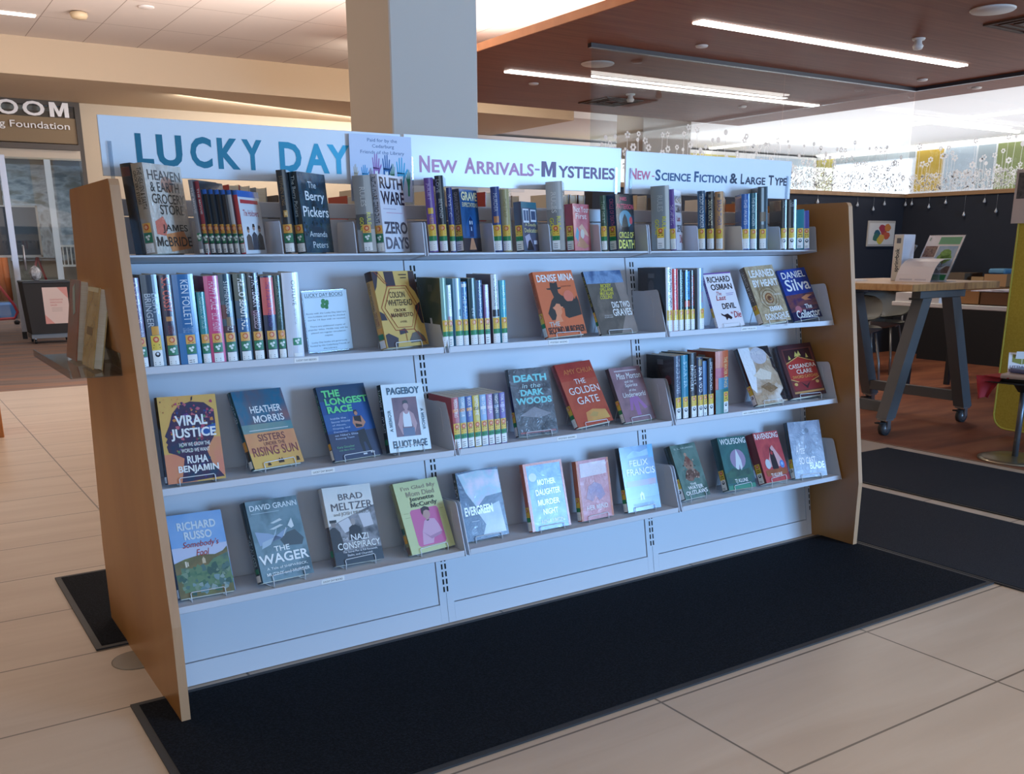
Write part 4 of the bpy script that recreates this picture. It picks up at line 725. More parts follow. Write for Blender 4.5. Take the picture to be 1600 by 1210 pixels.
face('raven', 4, 'N:9:#b03c48,#c45052,#8f2c3c', 'crimson paperback with a black wolf and blue glow, face out', [('p', '#d8a8a8', [(.2, .3), (.4, .5), (.5, .66), (.62, .72), (.8, .5), (.9, .36), (.7, .28)]), ('p', '#2a2026', [(.40, .26), (.42, .48), (.46, .60), (.50, .70), (.54, .62), (.60, .60), (.64, .44), (.66, .26), (.56, .20)]), ('p', '#b03a3e', [(.46, .56), (.52, .62), (.58, .57), (.54, .52)]), ('e', '#c4ccd2', .26, .36, .10, .10), ('e', '#5a86c8', .82, .32, .09, .08), ('e', '#9fc0e6', .82, .33, .04, .035), ('r', 'N:18:#8f4a32,#a8603c', .1, .12, .95, .24), ('t', WH, 'RAVENSONG', .03, .86, .97, .975, .01), ('t', WH, 'TJ KLUNE', .26, .075, .72, .165, .01)], soft=True, spine='#6f2430', stk='S', stkc=.45)
face('silver', 4, 'N:8:#9098ae,#6f7890,#b4bac8', 'film-wrapped silver grey book with a sketched fencer, face out by the right bracket', [('p', 'N:16:#5a6078,#7a829a', [(.40, .46), (.44, .66), (.52, .80), (.60, .82), (.66, .70), (.78, .60), (.86, .50), (.80, .50), (.66, .60), (.64, .40), (.56, .34)]), ('e', '#474d62', .56, .83, .06, .045), ('l', '#5f667c', [(.88+.05*math.cos(j*.5), .50+.035*math.sin(j*.5)) for j in range(14)], .008), ('t', '#f2eef4', 'A Fate', .14, .42, .4, .58, .0, .3), ('t', '#f0dfe6', 'SO CAST', .2, .24, .7, .36, .01), ('t', '#f2f2f6', 'BLADE', .5, .14, .95, .26, .02)], film=2, spine='#20242c', stk='S')
# ---- the small notice in a clear stand
pz = mv('luckycard'); p, ps, tx, ry, w, h, t = pz
m = MB(); m.box(0, 0, 0, w, .0012, h, mat('#cfe3f0', .5)); ob = m.build('notice_card', None, mtx(p, ps, tx, ry)); tag(ob, 'pale blue notice with a green clover in a clear stand on the second shelf', 'card')
fq = lambda u, v: (u*w, -.0003, v*h); m = MB(); k = mat('#27505e', .6)
m.text('LUCKY DAY BOOKS', fq, (.04, .905, .90, .965), k, .004); m.flat([(.04, .893), (.90, .893), (.90, .898), (.04, .898)], fq, k)
for j, t_ in enumerate(('Books with the Lucky Day label are', 'non-holdable and may be checked', 'out for 14 days with no renewal.', '', 'There are additional copies of', 'popular titles. Holds may still be', 'placed on regular circulation', 'copies.', '', 'Lucky Day books are generously', 'funded by the Cedarburg Friends of', 'the Library.')):
    if t_: l = min(.9, .027*len(t_)); m.text(t_, fq, (.48-l/2, .615-.053*j, .48+l/2, .648-.053*j), k, .0)
m.build('lettering', ob); m = MB(); g = mat('#3f8a4c', .6)
for a in (.5, 2.1, 3.7, 5.3): m.flat([(.47+.058*math.cos(a)+.052*math.cos(2*math.pi*q/9)*(1-.25*(q == 0)), .78+.05*math.sin(a)+.045*math.sin(2*math.pi*q/9)) for q in range(9)], fq, g)
m.flat([(.47, .76), (.485, .76), (.54, .70), (.525, .70)], fq, g); m.build('clover_picture', ob)
m = MB(); m.box(-.002, .0016, -.001, w+.002, .0034, h+.002, sheet(.08, .05, '#dfe9f0', 'cl')); m.box(.02, -.012, -.002, w-.02, .03, -.0006, sheet(.08, .05, '#dfe9f0', 'cl')); m.build('clear_stand', ob)

# ---- upright rows
def upr(name, cover, label, group, kind='hardcover_book', **k):
    p, ps, tx, ry, w, h, t = pose(name)
    if name[:2] == 's_': p = p-Vector((0, 0, .0055)); h += .0055; ry *= .35
    k.setdefault('film', 1)
    loc = ', '+' '.join((group.split(' of the ')[1]+' '+group.split(' in the ')[1].split(' of the ')[0]).split())
    if len(label.split()) <= 11: label += loc
    ap = abs(math.sin(tx))*t+.0004
    return book(kind, (p+Vector((0, 0, ap)), ps, tx, ry, w, h-ap, t), cover, label, group, **k)
g = 'upright books in the left bay of the second shelf'
upr('s_edge', '#7a6b8a', 'pinkish purple spine half hidden behind the tan end panel', g, stk='L', sart=[('t', '#d8c9d8', 'OUR FRIENDS', .95, .5, .2, .8), ('t', '#e6e6ea', 'IN PARIS', .45, .36, .3, .9)])
upr('s_light', '#4a5c70', 'slate grey book with silver two-line spine title near the tan end panel', g, stk='S', stkc=.5, sart=[('r', '#3a4655', 0, .8, 1, 1), ('t', '#c2cad4', 'LIGHT', .80, .58, .55, .88, .0), ('t', '#c2cad4', 'BRINGER', .80, .44, .12, .5, .0), ('r', '#e0a24a', .3, .355, .75, .45), ('r', '#2f7f5c', .3, .26, .75, .35)])
upr('s_lost', '#3c3246', 'dark plum book with bright red spine letters', g, stk='L', sart=[('t', '#e0685a', 'S.A. COSBY', .97, .60, .2, .85, .02), ('e2', '#c98a52', .25, .5, .75, .55), ('t', '#8a4a52', 'SINNERS', .45, .36, .3, .8)])
upr('s_follett', '#2f6ea6', 'thick bright blue book with white capitals down its spine', g, stk='L', stkc=.55, sart=[('r', '#3b7fb8', 0, 0, 1, .36), ('t', '#e4eef6', 'KEN FOLLETT', .94, .44, .36, .72, .0), ('t', '#b9d4e8', 'THE ARMOR OF LIGHT', .42, .36, .25, .75, .0)])
upr('s_tealshort', '#2f8f96', 'short slim teal book beside the hot pink one', g, stk='L', sart=[('t', '#bfe6e0', 'THE COVENANT OF WATER', .96, .5, .25, .75, .0)])
upr('s_pinkhappy', '#d94a80', 'hot pink book with pale spine capitals', g, stk='L', back='#8a3458', sart=[('t', '#f2c4d6', 'HAPPY PLACE', .94, .62, .3, .78, .02), ('t', '#f2c4d6', 'EMILY HENRY', .58, .37, .3, .78, .02)])
upr('s_king2', '#3d5a6a', 'teal to brown book with a light burst low on its spine', g, stk='L', sart=[('r', '#2f4a5a', 0, .7, 1, 1), ('r', '#6a3a3c', 0, .5, .4, .66), ('r', '#8f7a60', .3, .42, .85, .52), ('r', '#4a2f3c', 0, .34, 1, .42), ('t', '#dfe6e8', 'STEPHEN KING', .92, .56, .35, .7, .0), ('t', '#e2d6d0', 'HOLLY', .42, .36, .3, .8)])
upr('s_hello', '#3f5a6e', 'blue grey book with bold white spine capitals', g, stk='L', sart=[('r', '#5a5f52', 0, .7, 1, 1), ('r', '#2f5f8e', 0, .34, 1, .5), ('t', '#f0f0ea', 'HELLO BEAUTIFUL', .95, .37, .3, .8, .03)])
upr('s_patt', '#282430', 'near black book with crowded white spine letters', g, stk='L', sart=[('r', '#5a3148', .1, .52, .9, .58), ('t', '#e4e2ec', 'J. PATTERSON', .97, .62, .15, .9, .02), ('t', '#c9b0bc', 'OBSESSED', .58, .37, .25, .8, .01)])
upr('s_redblk', '#2b3150', 'book with a coral red upper spine and navy lower half', g, stk='L', back='#20222c', sart=[('r', '#dd5f5c', .0, .54, .98, .98), ('t', '#4a3f8a', 'THE FIVE-STAR WEEKEND', .93, .4, .35, .7, .01)])
upr('s_green2', '#27453e', 'thin dark green book left of the white one', g, stk='L', sart=[('t', '#8fb09a', 'TOM LAKE  ANN PATCHETT', .96, .45, .3, .72, .0)])
upr('s_outlive', '#dfe3ee', 'thick white book at the right end of the upright row', g, stk='G', stkc=.62, sart=[('t', '#4a4d58', 'OUTLIVE', .91, .62, .52, .74, .0), ('t', '#a9adb8', 'PETER ATTIA', .58, .4, .55, .7, .0)])
g = 'upright books in the middle bay of the second shelf'
upr('s_u1', '#88b4a8', 'green backed book at the left end, beside a bracket', g, stk='M', back='N:9:#3f5048,#4b5c52', backart=[('r', '#5d6660', .34, .80, .52, .90)])
upr('s_u2', '#9fc2d2', 'short pale book with a white titled spine, second from the bracket', g, stk='M', soft=True, kind='paperback_book', sart=[('r', '#e6eef0', .3, .5, 1, 1), ('t', '#3f4a52', 'THE BREAKERS', .95, .62, .45, .85), ('r', '#b58a9a', .1, .38, .8, .5)])
upr('s_u3', '#7fb2cc', 'glassy light blue book with a white streaked spine', g, stk='M', sart=[('r', '#cfe2ec', .3, .4, .7, 1), ('r', '#3f6a78', .55, .45, .8, .55)])  # pale band: glare on the film painted into the spine colour
upr('s_u4', '#4a86c0', 'mid blue book with tall pale spine capitals', g, stk='M', sart=[('t', '#cfe4f2', 'THE FALL', .85, .42, .2, .85, .02), ('r', '#dfeaf0', .05, .92, .95, .97)])
upr('s_u5', '#284a52', 'dark teal book with a shiny streaked spine', g, stk='M', sart=[('r', '#7fa8b0', .6, .3, .78, 1), ('t', '#b9ccd0', 'EVE', .56, .44, .3, .6)])  # the paler strip is a highlight painted onto the spine
upr('s_u6', '#3a5f8a', 'steel blue book with small pale spine lettering', g, stk='M', sart=[('t', '#d3e0ec', 'THE LAST DARK PLACE', .96, .45, .3, .75, .0)])
upr('s_u7', '#7d4a7c', 'short purple book among the blue spines', g, stk='M', soft=True, kind='paperback_book', sart=[('t', '#c9a4c4', 'KILLER TEA', .92, .58, .3, .75, .0)])
upr('s_u8', '#cdd6de', 'tall white spined book with a grey back, near the right end', g, stk='M', back='#7b7684', sart=[('t', '#4f6068', 'LIVING ALONE', .94, .55, .3, .75, .0), ('r', '#2a2f38', .05, .4, .95, .5)])
upr('s_u9', '#49b4cc', 'bright cyan book at the right end of the row', g, stk='M', sart=[('t', '#c4ecf2', 'BEACH READS', .92, .55, .3, .75, .0)])
g = 'upright books in the right bay of the second shelf'
upr('s_v1', '#e4e6ea', 'white spined book with a charcoal back cover, left end', g, stk='T', back='#33363e', backart=[('r', '#6a6d72', .40, .84, .62, .91), ('e', '#5a5a60', .52, .70, .10, .11), ('p', '#4a4b52', [(.36, .40), (.40, .56), (.5, .62), (.64, .56), (.7, .4)])], sart=[('t', '#2b2d34', 'GOING ZERO', .97, .62, .3, .85, .02), ('t', '#2b2d34', 'ANTHONY', .58, .38, .3, .85, .02)])
upr('s_v2', '#dc5058', 'bright red book', g, stk='T', sart=[('t', '#8a2a34', 'DEAD FALL', .9, .45, .3, .75)])
upr('s_v3', '#1f3b48', 'dark navy book with teal spine lettering', g, stk='T', sart=[('t', '#8fc4cc', 'THE QUIET TENANT', .96, .4, .25, .8, .01)])
upr('s_v4', '#23262c', 'black book with a bright blue title block over a red scene', g, stk='T', sart=[('r', '#3d9ad8', .15, .52, .95, .98), ('t', '#16324e', 'THE GUEST', .95, .55, .3, .8, .02), ('r', '#c85a4a', .1, .4, .9, .5)])
upr('s_v5', '#1b1a1e', 'narrow black book with red spine letters', g, stk='T', sart=[('t', '#c8474a', 'MOTORCADE', .92, .42, .25, .85, .02)])
upr('s_v6', '#9db8d4', 'pale grey blue book beside the white lettered face-out one', g, stk='T', stkc=.66, sart=[('r', '#a9b4be', 0, 0, .4, 1), ('t', '#d78f8f', 'summer', .62, .44, .5, .85, .0, ), ('t', '#6f93b8', 'people', .8, .62, .5, .8, .0)])
g = 'small upright paperbacks in the middle bay of the third shelf'
for j, (c, c2, nm) in enumerate([('#b8545c', '#e08a5a', 'brick red'), ('#7fa4c4', '#c98a62', 'pale blue and tan'), ('#3f62a8', '#e0a05a', 'royal blue and orange'), ('#d6bf52', '#8a7a2a', 'mustard yellow'), ('#8fb4dc', '#dfe8f2', 'sky blue'), ('#a884b8', '#e0c0d4', 'lilac pink'), ('#2f3f66', '#6f86ac', 'dark navy'), ('#6f64b0', '#b4aee0', 'violet')]):
    upr('s_w%d' % j, c, nm+' mass market paperback in the row of eight', g, kind='paperback_book', soft=True, stk='M', sart=[('r', c2, .1, .72, .9, .78), ('t', '#f0e8dc', ['WEDDING BELLS', 'COFFEE CLUB', 'BOOK TOWN', 'LEMON PIE', 'SEA CHANGE', 'ROSE TEA', 'NIGHT TRAIN', 'TOIL & COPS'][j], .97, .62, .3, .8, .0)])
# acrylic end plate of that row is read as a clear bookend
m = MB(); m.box(1.1128, -.290, .6055, 1.1146, -.160, .68, sheet(.2, .06, '#e6d8d0', 'be')); m.box(1.06, -.285, .6052, 1.1145, -.20, .6062, sheet(.2, .06, '#e6d8d0', 'be')); tag(m.build('clear_bookend'), 'clear plastic bookend at the right end of the eight paperbacks', 'bookend')
g = 'upright books in the right bay of the third shelf'
upr('s_y1', '#55627a', 'grey blue spined book with a black back cover, left end', g, stk='S', back='#1d1f24', backart=[('r', '#5a5d62', .38, .86, .60, .94), ('e', '#5a2a30', .22, .62, .12, .08)], sart=[('t', '#b9c4d2', 'THE ADVENTURES', .95, .42, .25, .8, .0)])
upr('s_y2', '#2f8cab', 'turquoise book second from the left', g, stk='S', sart=[('t', '#b4e0ec', 'STARTER', .9, .5, .3, .75, .0), ('r', '#15222a', 0, 0, 1, .18)])
upr('s_y3', '#23252e', 'black book with two lines of silver spine lettering', g, stk='S', back='#15161a', sart=[('t', '#c9ced6', 'LIGHT', .80, .5, .55, .85, .0), ('t', '#c9ced6', 'BRINGER', .82, .42, .12, .45, .0)])
upr('s_y4', '#2c3f5e', 'navy book with white spine capitals and a small picture above', g, stk='S', sart=[('r', '#8a7a5a', .2, .86, .8, .97), ('t', '#eef0f2', 'SUN & VOID', .84, .42, .25, .8, .02)])
upr('s_y5', '#3f6fa0', 'very thin blue book, shortest of its row', g, kind='paperback_book', soft=True, stk='S')
upr('s_y6', '#1f2430', 'dark book with narrow white spine lettering', g, stk='S', sart=[('t', '#d0d4dc', 'SPELLBOUND', .93, .45, .35, .7, .01)])
upr('s_y7', '#c8543a', 'thick orange red and teal book at the right end of the row', g, stk='S', stkc=.78, back='N:12:#b5502f,#7a3a2c', film=1, sart=[('r', '#d06a42', 0, .74, 1, 1), ('r', '#b83c50', 0, .58, .6, .74), ('r', '#3f86a8', .2, .40, 1, .58), ('r', '#2f7a78', 0, 0, 1, .40), ('t', '#e8c890', 'THE WATER', .9, .62, .62, .9, .01), ('t', '#e8c890', 'KINGS', .6, .42, .62, .9, .01)], backart=[('r', '#8a8478', .35, .86, .6, .94)])
# ---- top shelf: books set at a slant in small groups
g = 'slanted books on the top shelf'
def top(name, cover, label, **k):
    p, ps, tx, ry, w, h, t = pose(name); zn = 1.2071+.09*t
    k.setdefault('film', 1)
    if 'top shelf' not in label and len(label.split()) <= 13: label += ', top shelf'
    return book(k.pop('kind', 'hardcover_book'), (Vector((p.x, p.y, zn)), ps, tx, 0, w, h+p.z-zn, t), cover, label, g, **k)
p, ps, tx, ry, w, h, t = pose('t_heaven'); n = Vector((math.sin(ps), -math.cos(ps), 0)); P['t_no'] = (p.x-n.x*(t+.001), p.y-n.y*(t+.001), p.z, ps, tx, 0, .16, .228, .032)
top('t_no', 'N:14:#1a1b20,#2a2326', 'black book at the far left end, half behind the end panel', art=[('t', '#8a8378', 'NO', .1, .70, .34, .84, .02), ('t', '#7a2f2c', 'EX', .12, .3, .34, .5)], spine='#1b2530', sart=[('r', '#5a2f2c', .1, .86, .9, .96)])
top('t_heaven', 'N:10:#c9c0b2,#d9cfc2,#b9aca0', 'cream jacketed book with tall dark capitals and coral patches', art=[('e', '#b88a72', .55, .78, .16, .09), ('p', '#dc7a66', [(.08, .36), (.3, .42), (.4, .3), (.3, .2), (.08, .22)]), ('p', '#e0935e', [(.3, .22), (.8, .26), (.95, .06), (.4, .02)]), ('t', '#4a453f', 'HEAVEN', .08, .82, .94, .93, .01), ('t', '#4a453f', '& EARTH', .10, .69, .86, .80, .01), ('t', '#4a453f', 'GROCERY', .10, .56, .96, .67, .01), ('t', '#4a453f', 'STORE', .26, .44, .90, .55, .01), ('t', '#4a453f', 'JAMES', .24, .23, .92, .33, .01), ('t', '#4a453f', 'McBRIDE', .04, .08, .98, .19, .01)], spine='#a89e90', stk='L', film=2, sart=[('t', '#3a352f', 'THE HEAVEN & EARTH', .95, .5, .5, .85), ('t', '#3a352f', 'GROCERY STORE', .92, .55, .12, .42)])
top('t_king', '#2a3038', 'dark book with a glowing light low on its spine', stk='L', stkc=.62, film=1, sart=[('t', '#8a7452', 'STEPHEN KING', .93, .58, .25, .6, .0), ('r', '#c9a05a', .3, .44, .7, .52), ('r', '#e8d09a', .4, .46, .6, .5)])
top('t_berry', 'N:24:#1f3340,#2d4a5c,#3d5a62', 'dark blue green book with white handwritten cover lettering', stk='L', art=[('s', '', 12, 50, .04, .04, .96, .96, .04, ['#2a4a60', '#1c2f36', '#3f6a88', '#24423c']), ('t', '#e6ebec', 'The', .34, .81, .62, .89, .0), ('t', '#eef2f2', 'Berry', .20, .62, .88, .77, .01), ('t', '#eef2f2', 'Pickers', .06, .45, .97, .58, .01), ('t', '#dfe6e6', 'Amanda', .18, .20, .82, .27, .0), ('t', '#dfe6e6', 'Peters', .26, .06, .80, .14, .0)], spine='#1c2c34', sart=[('t', '#c9d2d2', 'The Berry Pickers', .95, .45, .3, .75, .0)])
top('t_rule', 'N:9:#9a9a98,#b4b4b0', 'thick silver wrapped book under the small hands card', stk='L', film=2, spine='#8f9090', stkc=.55, sart=[('r', '#55575a', 0, .3, 1, .5), ('t', '#c9c9c6', 'RULES', .85, .6, .35, .65), ('t', '#d0d048', 'RULE', .52, .36, .62, .85, .02), ('t', '#d0d048', 'GONE', .46, .28, .2, .42, .02)])
top('t_ware', '#e2e2ea', 'white book with heavy black capitals on its cover', stk='L', art=[('t', '#35333c', 'RUTH', .06, .82, .97, .97, .03), ('t', '#35333c', 'WARE', .06, .62, .98, .79, .03), ('r', '#a9a4b8', .1, .56, .6, .567), ('r', '#d09ab0', .2, .51, .86, .517), ('t', '#55535e', 'ZERO', .06, .24, .98, .40, .03), ('t', '#6a6874', 'DAYS', .06, .04, .98, .20, .03)], spine='#b9b8c2', sart=[('t', '#2b2a33', 'RUTH WARE  ZERO DAYS', .97, .38, .25, .8, .02)])
top('t_purple', '#6a4a9c', 'violet book with gold pink spine lettering, left in the middle bay', stk='M', sart=[('t', '#b9a4d8', 'JULIET', .93, .7, .2, .6), ('r', '#e0b84a', .2, .52, .8, .6), ('t', '#d8a46a', 'A MURDER', .5, .36, .3, .75)])
top('t_lov', '#26313a', 'tall black spined book right of the violet one', stk='M', art=[('r', '#4f5a60', .2, .3, 1, 1)], sart=[('t', '#c2ccd0', 'LOVE', .95, .78, .15, .5, .0), ('t', '#b4c0c4', 'BEYOND', .7, .45, .3, .7, .0)])
top('t_blues', '#2c3c8a', 'short navy book between two taller spines', stk='M', sart=[('t', '#9fb0e0', 'MYSTIC', .9, .55, .25, .75)])
top('t_grave', 'N:9:#1f4a7c,#2a5f94,#1b3558', 'blue book with a lit haunted house and pale yellow title', stk='M', soft=True, kind='paperback_book', art=[('r', 'N:20:#2d2a34,#3a3238', 0, 0, 1, .22), ('p', '#2a5f9c', [(.2, .25), (.2, .42), (.35, .52), (.5, .60), (.65, .52), (.8, .44), (.8, .25)]), ('p', '#1c3a66', [(.38, .24), (.38, .50), (.5, .58), (.62, .50), (.62, .24)]), ('r', '#dfe8f0', .42, .44, .48, .50), ('r', '#dfe8f0', .54, .44, .58, .50), ('r', '#dfe8f0', .48, .34, .52, .40), ('p', '#c98f6a', [(.3, .03), (.44, .22), (.56, .22), (.7, .03)]), ('t', '#efe8b8', 'GRAVE', .08, .82, .95, .96, .03), ('t', '#e6dfb0', 'EXPECTATIONS', .10, .72, .95, .79, .01)], spine='#4a4a40', sart=[('t', '#a9a48a', 'GRAVE EXPECTATIONS', .95, .45, .3, .75)])
top('t_dblue', '#2f4a8c', 'slim dark blue book leaning left of the pale wrapped one', stk='M', sart=[('r', '#c98a5a', .2, .45, .8, .55), ('t', '#b4c4e0', 'MURDER', .9, .62, .3, .7, .0)])
top('t_tan', '#cfcfc6', 'pale wrapped book with an olive tan spine', stk='M', film=2, art=[('p', '#8f9a98', [(.2, .2), (.6, .3), (.9, .1), (.4, .02)]), ('t', '#9aa6ac', 'ANTON', .2, .8, .9, .9)], spine='#b4ac7c', sart=[('t', '#8f8858', 'THE TRAP', .85, .55, .3, .7)])
top('t_deadly', 'N:12:#3c6678,#55546a,#4a4658', 'small teal paperback with white window frames on its cover', stk='M', soft=True, kind='paperback_book', art=[('r', '#3f7484', 0, .88, 1, 1), ('r', '#dfe2ea', .08, .58, .46, .86), ('r', '#566482', .12, .62, .27, .83), ('r', '#566482', .30, .62, .43, .83), ('r', '#dfe2ea', .56, .60, .92, .85), ('r', '#4a5876', .60, .64, .89, .82), ('p', '#b4aec4', [(.1, .3), (.4, .36), (.6, .1), (.2, .06)]), ('p', '#1f1c22', [(.2, .02), (.3, .2), (.44, .24), (.56, .14), (.64, .02)]), ('r', '#cfd0dc', .66, .14, .88, .22), ('t', '#d8cf96', 'A Deadly', .16, .49, .88, .57, .01), ('t', '#d8cf96', 'Dedication', .10, .38, .96, .47, .01)], spine='#3a3f5c')
top('t_rule2', 'N:9:#a4a6a6,#bcbdba', 'thick silver wrapped book in front of the plum lettered sign', stk='M', film=2, spine='#86888a', sart=[('r', '#b4b6b6', 0, .6, .9, 1), ('t', '#d6d6d2', 'RULES', .85, .55, .3, .6), ('t', '#d0d048', 'RULE', .50, .30, .58, .82, .02), ('t', '#d0d048', 'GONE', .48, .22, .16, .4, .02)])
top('t_notyour', 'N:12:#c9646a,#d8848a,#b85a6a', 'small pink red paperback with reclining figures on its cover', stk='M', soft=True, kind='paperback_book', art=[('p', '#3f9ab4', [(.06, .3), (.2, .52), (.3, .4), (.22, .2)]), ('p', '#e0b49a', [(.3, .5), (.5, .58), (.8, .4), (.9, .3), (.6, .36)]), ('e', '#d8d0c4', .5, .36, .12, .10), ('p', '#c08a6a', [(.1, .1), (.4, .3), (.7, .16), (.9, .1), (.6, .04)]), ('t', '#f4e8e4', 'Not Your', .06, .82, .96, .95, .01), ('t', '#f0dcd8', 'First', .14, .68, .8, .8, .01)], spine='#a83a4a')
top('t_green', '#3c5a4a', 'narrow dark green book in the right group of the middle bay', stk='M', sart=[('t', '#a4bca8', 'THE HEIST', .9, .5, .3, .75)])
top('t_circle', 'N:10:#1f3f54,#25303c,#2f5a70', 'dark paperback with red and yellow cover lettering and a hooded figure', stk='M', soft=True, kind='paperback_book', art=[('r', '#1c1c22', 0, .64, 1, 1), ('e', '#4f8aa0', .5, .56, .36, .16), ('p', '#14171c', [(.24, .34), (.34, .56), (.46, .66), (.58, .58), (.7, .34)]), ('e', '#c84a52', .80, .54, .09, .07), ('t', '#d8526a', 'JAMES', .2, .87, .6, .955, .01), ('t', '#d8526a', 'PATTERSON', .06, .74, .96, .83, .01), ('t', '#e6dc72', 'CIRCLE OF', .10, .22, .92, .33, .02), ('t', '#ece87a', 'DEATH', .06, .03, .95, .19, .03)], spine='#2b3a68', sart=[('t', '#c86a9a', 'CIRCLE OF DEATH', .92, .45, .3, .75, .01)])
top('t_rule3', 'N:9:#9fa8ac,#b8c0c2', 'thick silver wrapped book at the left of the right bay', stk='T', film=2, spine='#8a9498', sart=[('r', '#c2cacb', .8, 0, .98, 1), ('t', '#aeb6b8', 'RULES', .85, .6, .35, .65), ('t', '#d0d048', 'RULE', .52, .32, .6, .82, .02), ('t', '#d0d048', 'GONE', .48, .24, .2, .42, .02)])
top('t_osman', '#e9e6ee', 'purple spined white book with black capitals, on the top shelf', stk='T', art=[('t', '#2b2833', 'RICHARD', .06, .78, .96, .90, .02), ('t', '#2b2833', 'OSMAN', .08, .62, .96, .75, .02), ('t', '#b33b46', 'Last', .2, .48, .7, .57), ('t', '#2b2833', 'DEVIL', .2, .3, .9, .42, .02), ('t', '#b33b46', 'Die', .5, .12, .9, .26)], spine='#6a479a', sart=[('t', '#cdbde0', 'THE LAST DEVIL', .75, .42, .3, .75)])
top('t_teddy', '#2c5676', 'blue grey book with pale capitals, first of a group of three', stk='T', sart=[('t', '#cfdde6', 'TEDDY AND BOOKER T.', .95, .32, .3, .8, .01)])
top('t_dean', '#20222a', 'black book with gold spine capitals, middle of a group of three', stk='T', sart=[('t', '#e6ddb4', 'DEAN KOONTZ', .86, .42, .28, .75, .01), ('r', '#8a8a80', .3, .9, .6, .95)])
top('t_thor', '#d8a87a', 'tan spined book with blue capitals, last of a group of three', stk='T', sart=[('t', '#4f5f96', 'BRAD THOR', .86, .42, .28, .78, .01), ('r', '#8a7a6a', .35, .9, .65, .96)])
top('t_blue3', '#2a62ae', 'bright blue book left of a teal one in the right bay', stk='T', sart=[('t', '#cfe0f4', 'THE WAVES', .9, .45, .3, .7, .0)])
top('t_bone', '#23606a', 'teal spined book between the bright blue and the filmed dark one', stk='T', sart=[('t', '#c2dcdc', 'THE BONE HACKER', .92, .42, .3, .7, .01)])
top('t_mylar', 'N:12:#c9ccd0,#6f7f8c,#d8d4c4', 'tall dark book wrapped in clear film under the last sign', stk='T', film=2, spine='#3f4f58', sart=[('r', '#9fb8c4', .35, .4, .6, .98), ('r', '#7a6a5a', .2, .45, .8, .6)], art=[('p', '#d8cf6a', [(.3, .05), (.7, .2), (.9, .02)])])
top('t_blk1', '#33383c', 'charcoal book left of the glossier black one near the right end', stk='S', sart=[('t', '#a9b2b6', 'VAL', .96, .85, .3, .8, .0)])
top('t_blk2', '#22252a', 'glossy black book left of a short teal one', stk='S', sart=[('t', '#aab0b4', 'VOSS', .97, .86, .3, .8, .0), ('r', '#8f979c', .68, .3, .8, 1)])  # grey strip: gloss highlight painted along the spine
top('t_teal', '#1f7f8c', 'short teal paperback near the right end of the top shelf', stk='S', soft=True, kind='paperback_book')
top('t_last', 'N:14:#8f8f9c,#b0a8a8,#6a6f86', 'short violet spined paperback at the right end of the top shelf', stk='S', soft=True, kind='paperback_book', spine='#4f52a0', art=[('p', '#5a5660', [(.3, .3), (.45, .5), (.55, .75), (.7, .5), (.6, .35), (.75, .2)]), ('e', '#d0c8b8', .6, .5, .12, .12), ('r', '#b4c0c8', .05, .03, .95, .22)])
# disc cases, all slanted the same way
p, ps, tx, ry, w, h, t = pose('t_dvd'); g = 'disc cases on the top shelf'
cs = [(7, .196, '#8f949c', 'grey spined disc case, first and tallest of the row'), (6, .193, '#a8434e', 'red spined disc case behind a black case edge'), (5, .172, '#1d2026', 'black spined disc case with white title'), (4, .172, '#24303a', 'dark disc case fourth along the row'), (3, .172, '#20242c', 'dark disc case fifth along the row'), (2, .172, '#2b2a30', 'dark disc case sixth along the row'), (1, .172, '#d4d6d8', 'white spined disc case beside the front one'), (0, .172, '#c9464c', 'front disc case with three people on a white cover')]
for k, hh, c, lb in cs:
    z = 1.2071+.09*.0118; a = []
    if k == 0: a = [('r', '#3a6fc0', 0, .90, 1, 1), ('r', '#c4464a', .08, .80, .9, .86), ('r', '#e6e8ec', 0, 0, 1, .78), ('t', '#b03a48', 'The Holdovers', .14, .60, .86, .70, .01)]+[q for x_, s_, cc in ((.25, .9, '#6a5a52'), (.52, 1., '#4a4a52'), (.78, .95, '#55504c')) for q in (('p', cc, [(x_-.14, .06), (x_-.12, .3*s_), (x_, .36*s_), (x_+.12, .3*s_), (x_+.14, .06)]), ('e', '#b08a74', x_, .42*s_, .055, .05), ('p', '#3a2f2a', [(x_-.06, .43*s_), (x_-.04, .48*s_), (x_+.04, .48*s_), (x_+.06, .43*s_)]))]
    bl = k < 6
    book('disc_case', (Vector((p.x-.0166*k, p.y, z)), ps, tx, 0, .135, hh-z+1.207, .0124), '#e6e8ec' if k == 0 else '#26292f', lb, g, spine=c, stk='L' if k < 7 else 'G', film=1, soft=True, art=a, cat='disc case', pages='#2f6fd0' if bl else '#1c1e22', sart=[('r', '#2f6fd0', 0, .93, 1, 1)] if bl else [('t', '#e0e0e4', 'THE MOVIE', .9, .55, .3, .75)])
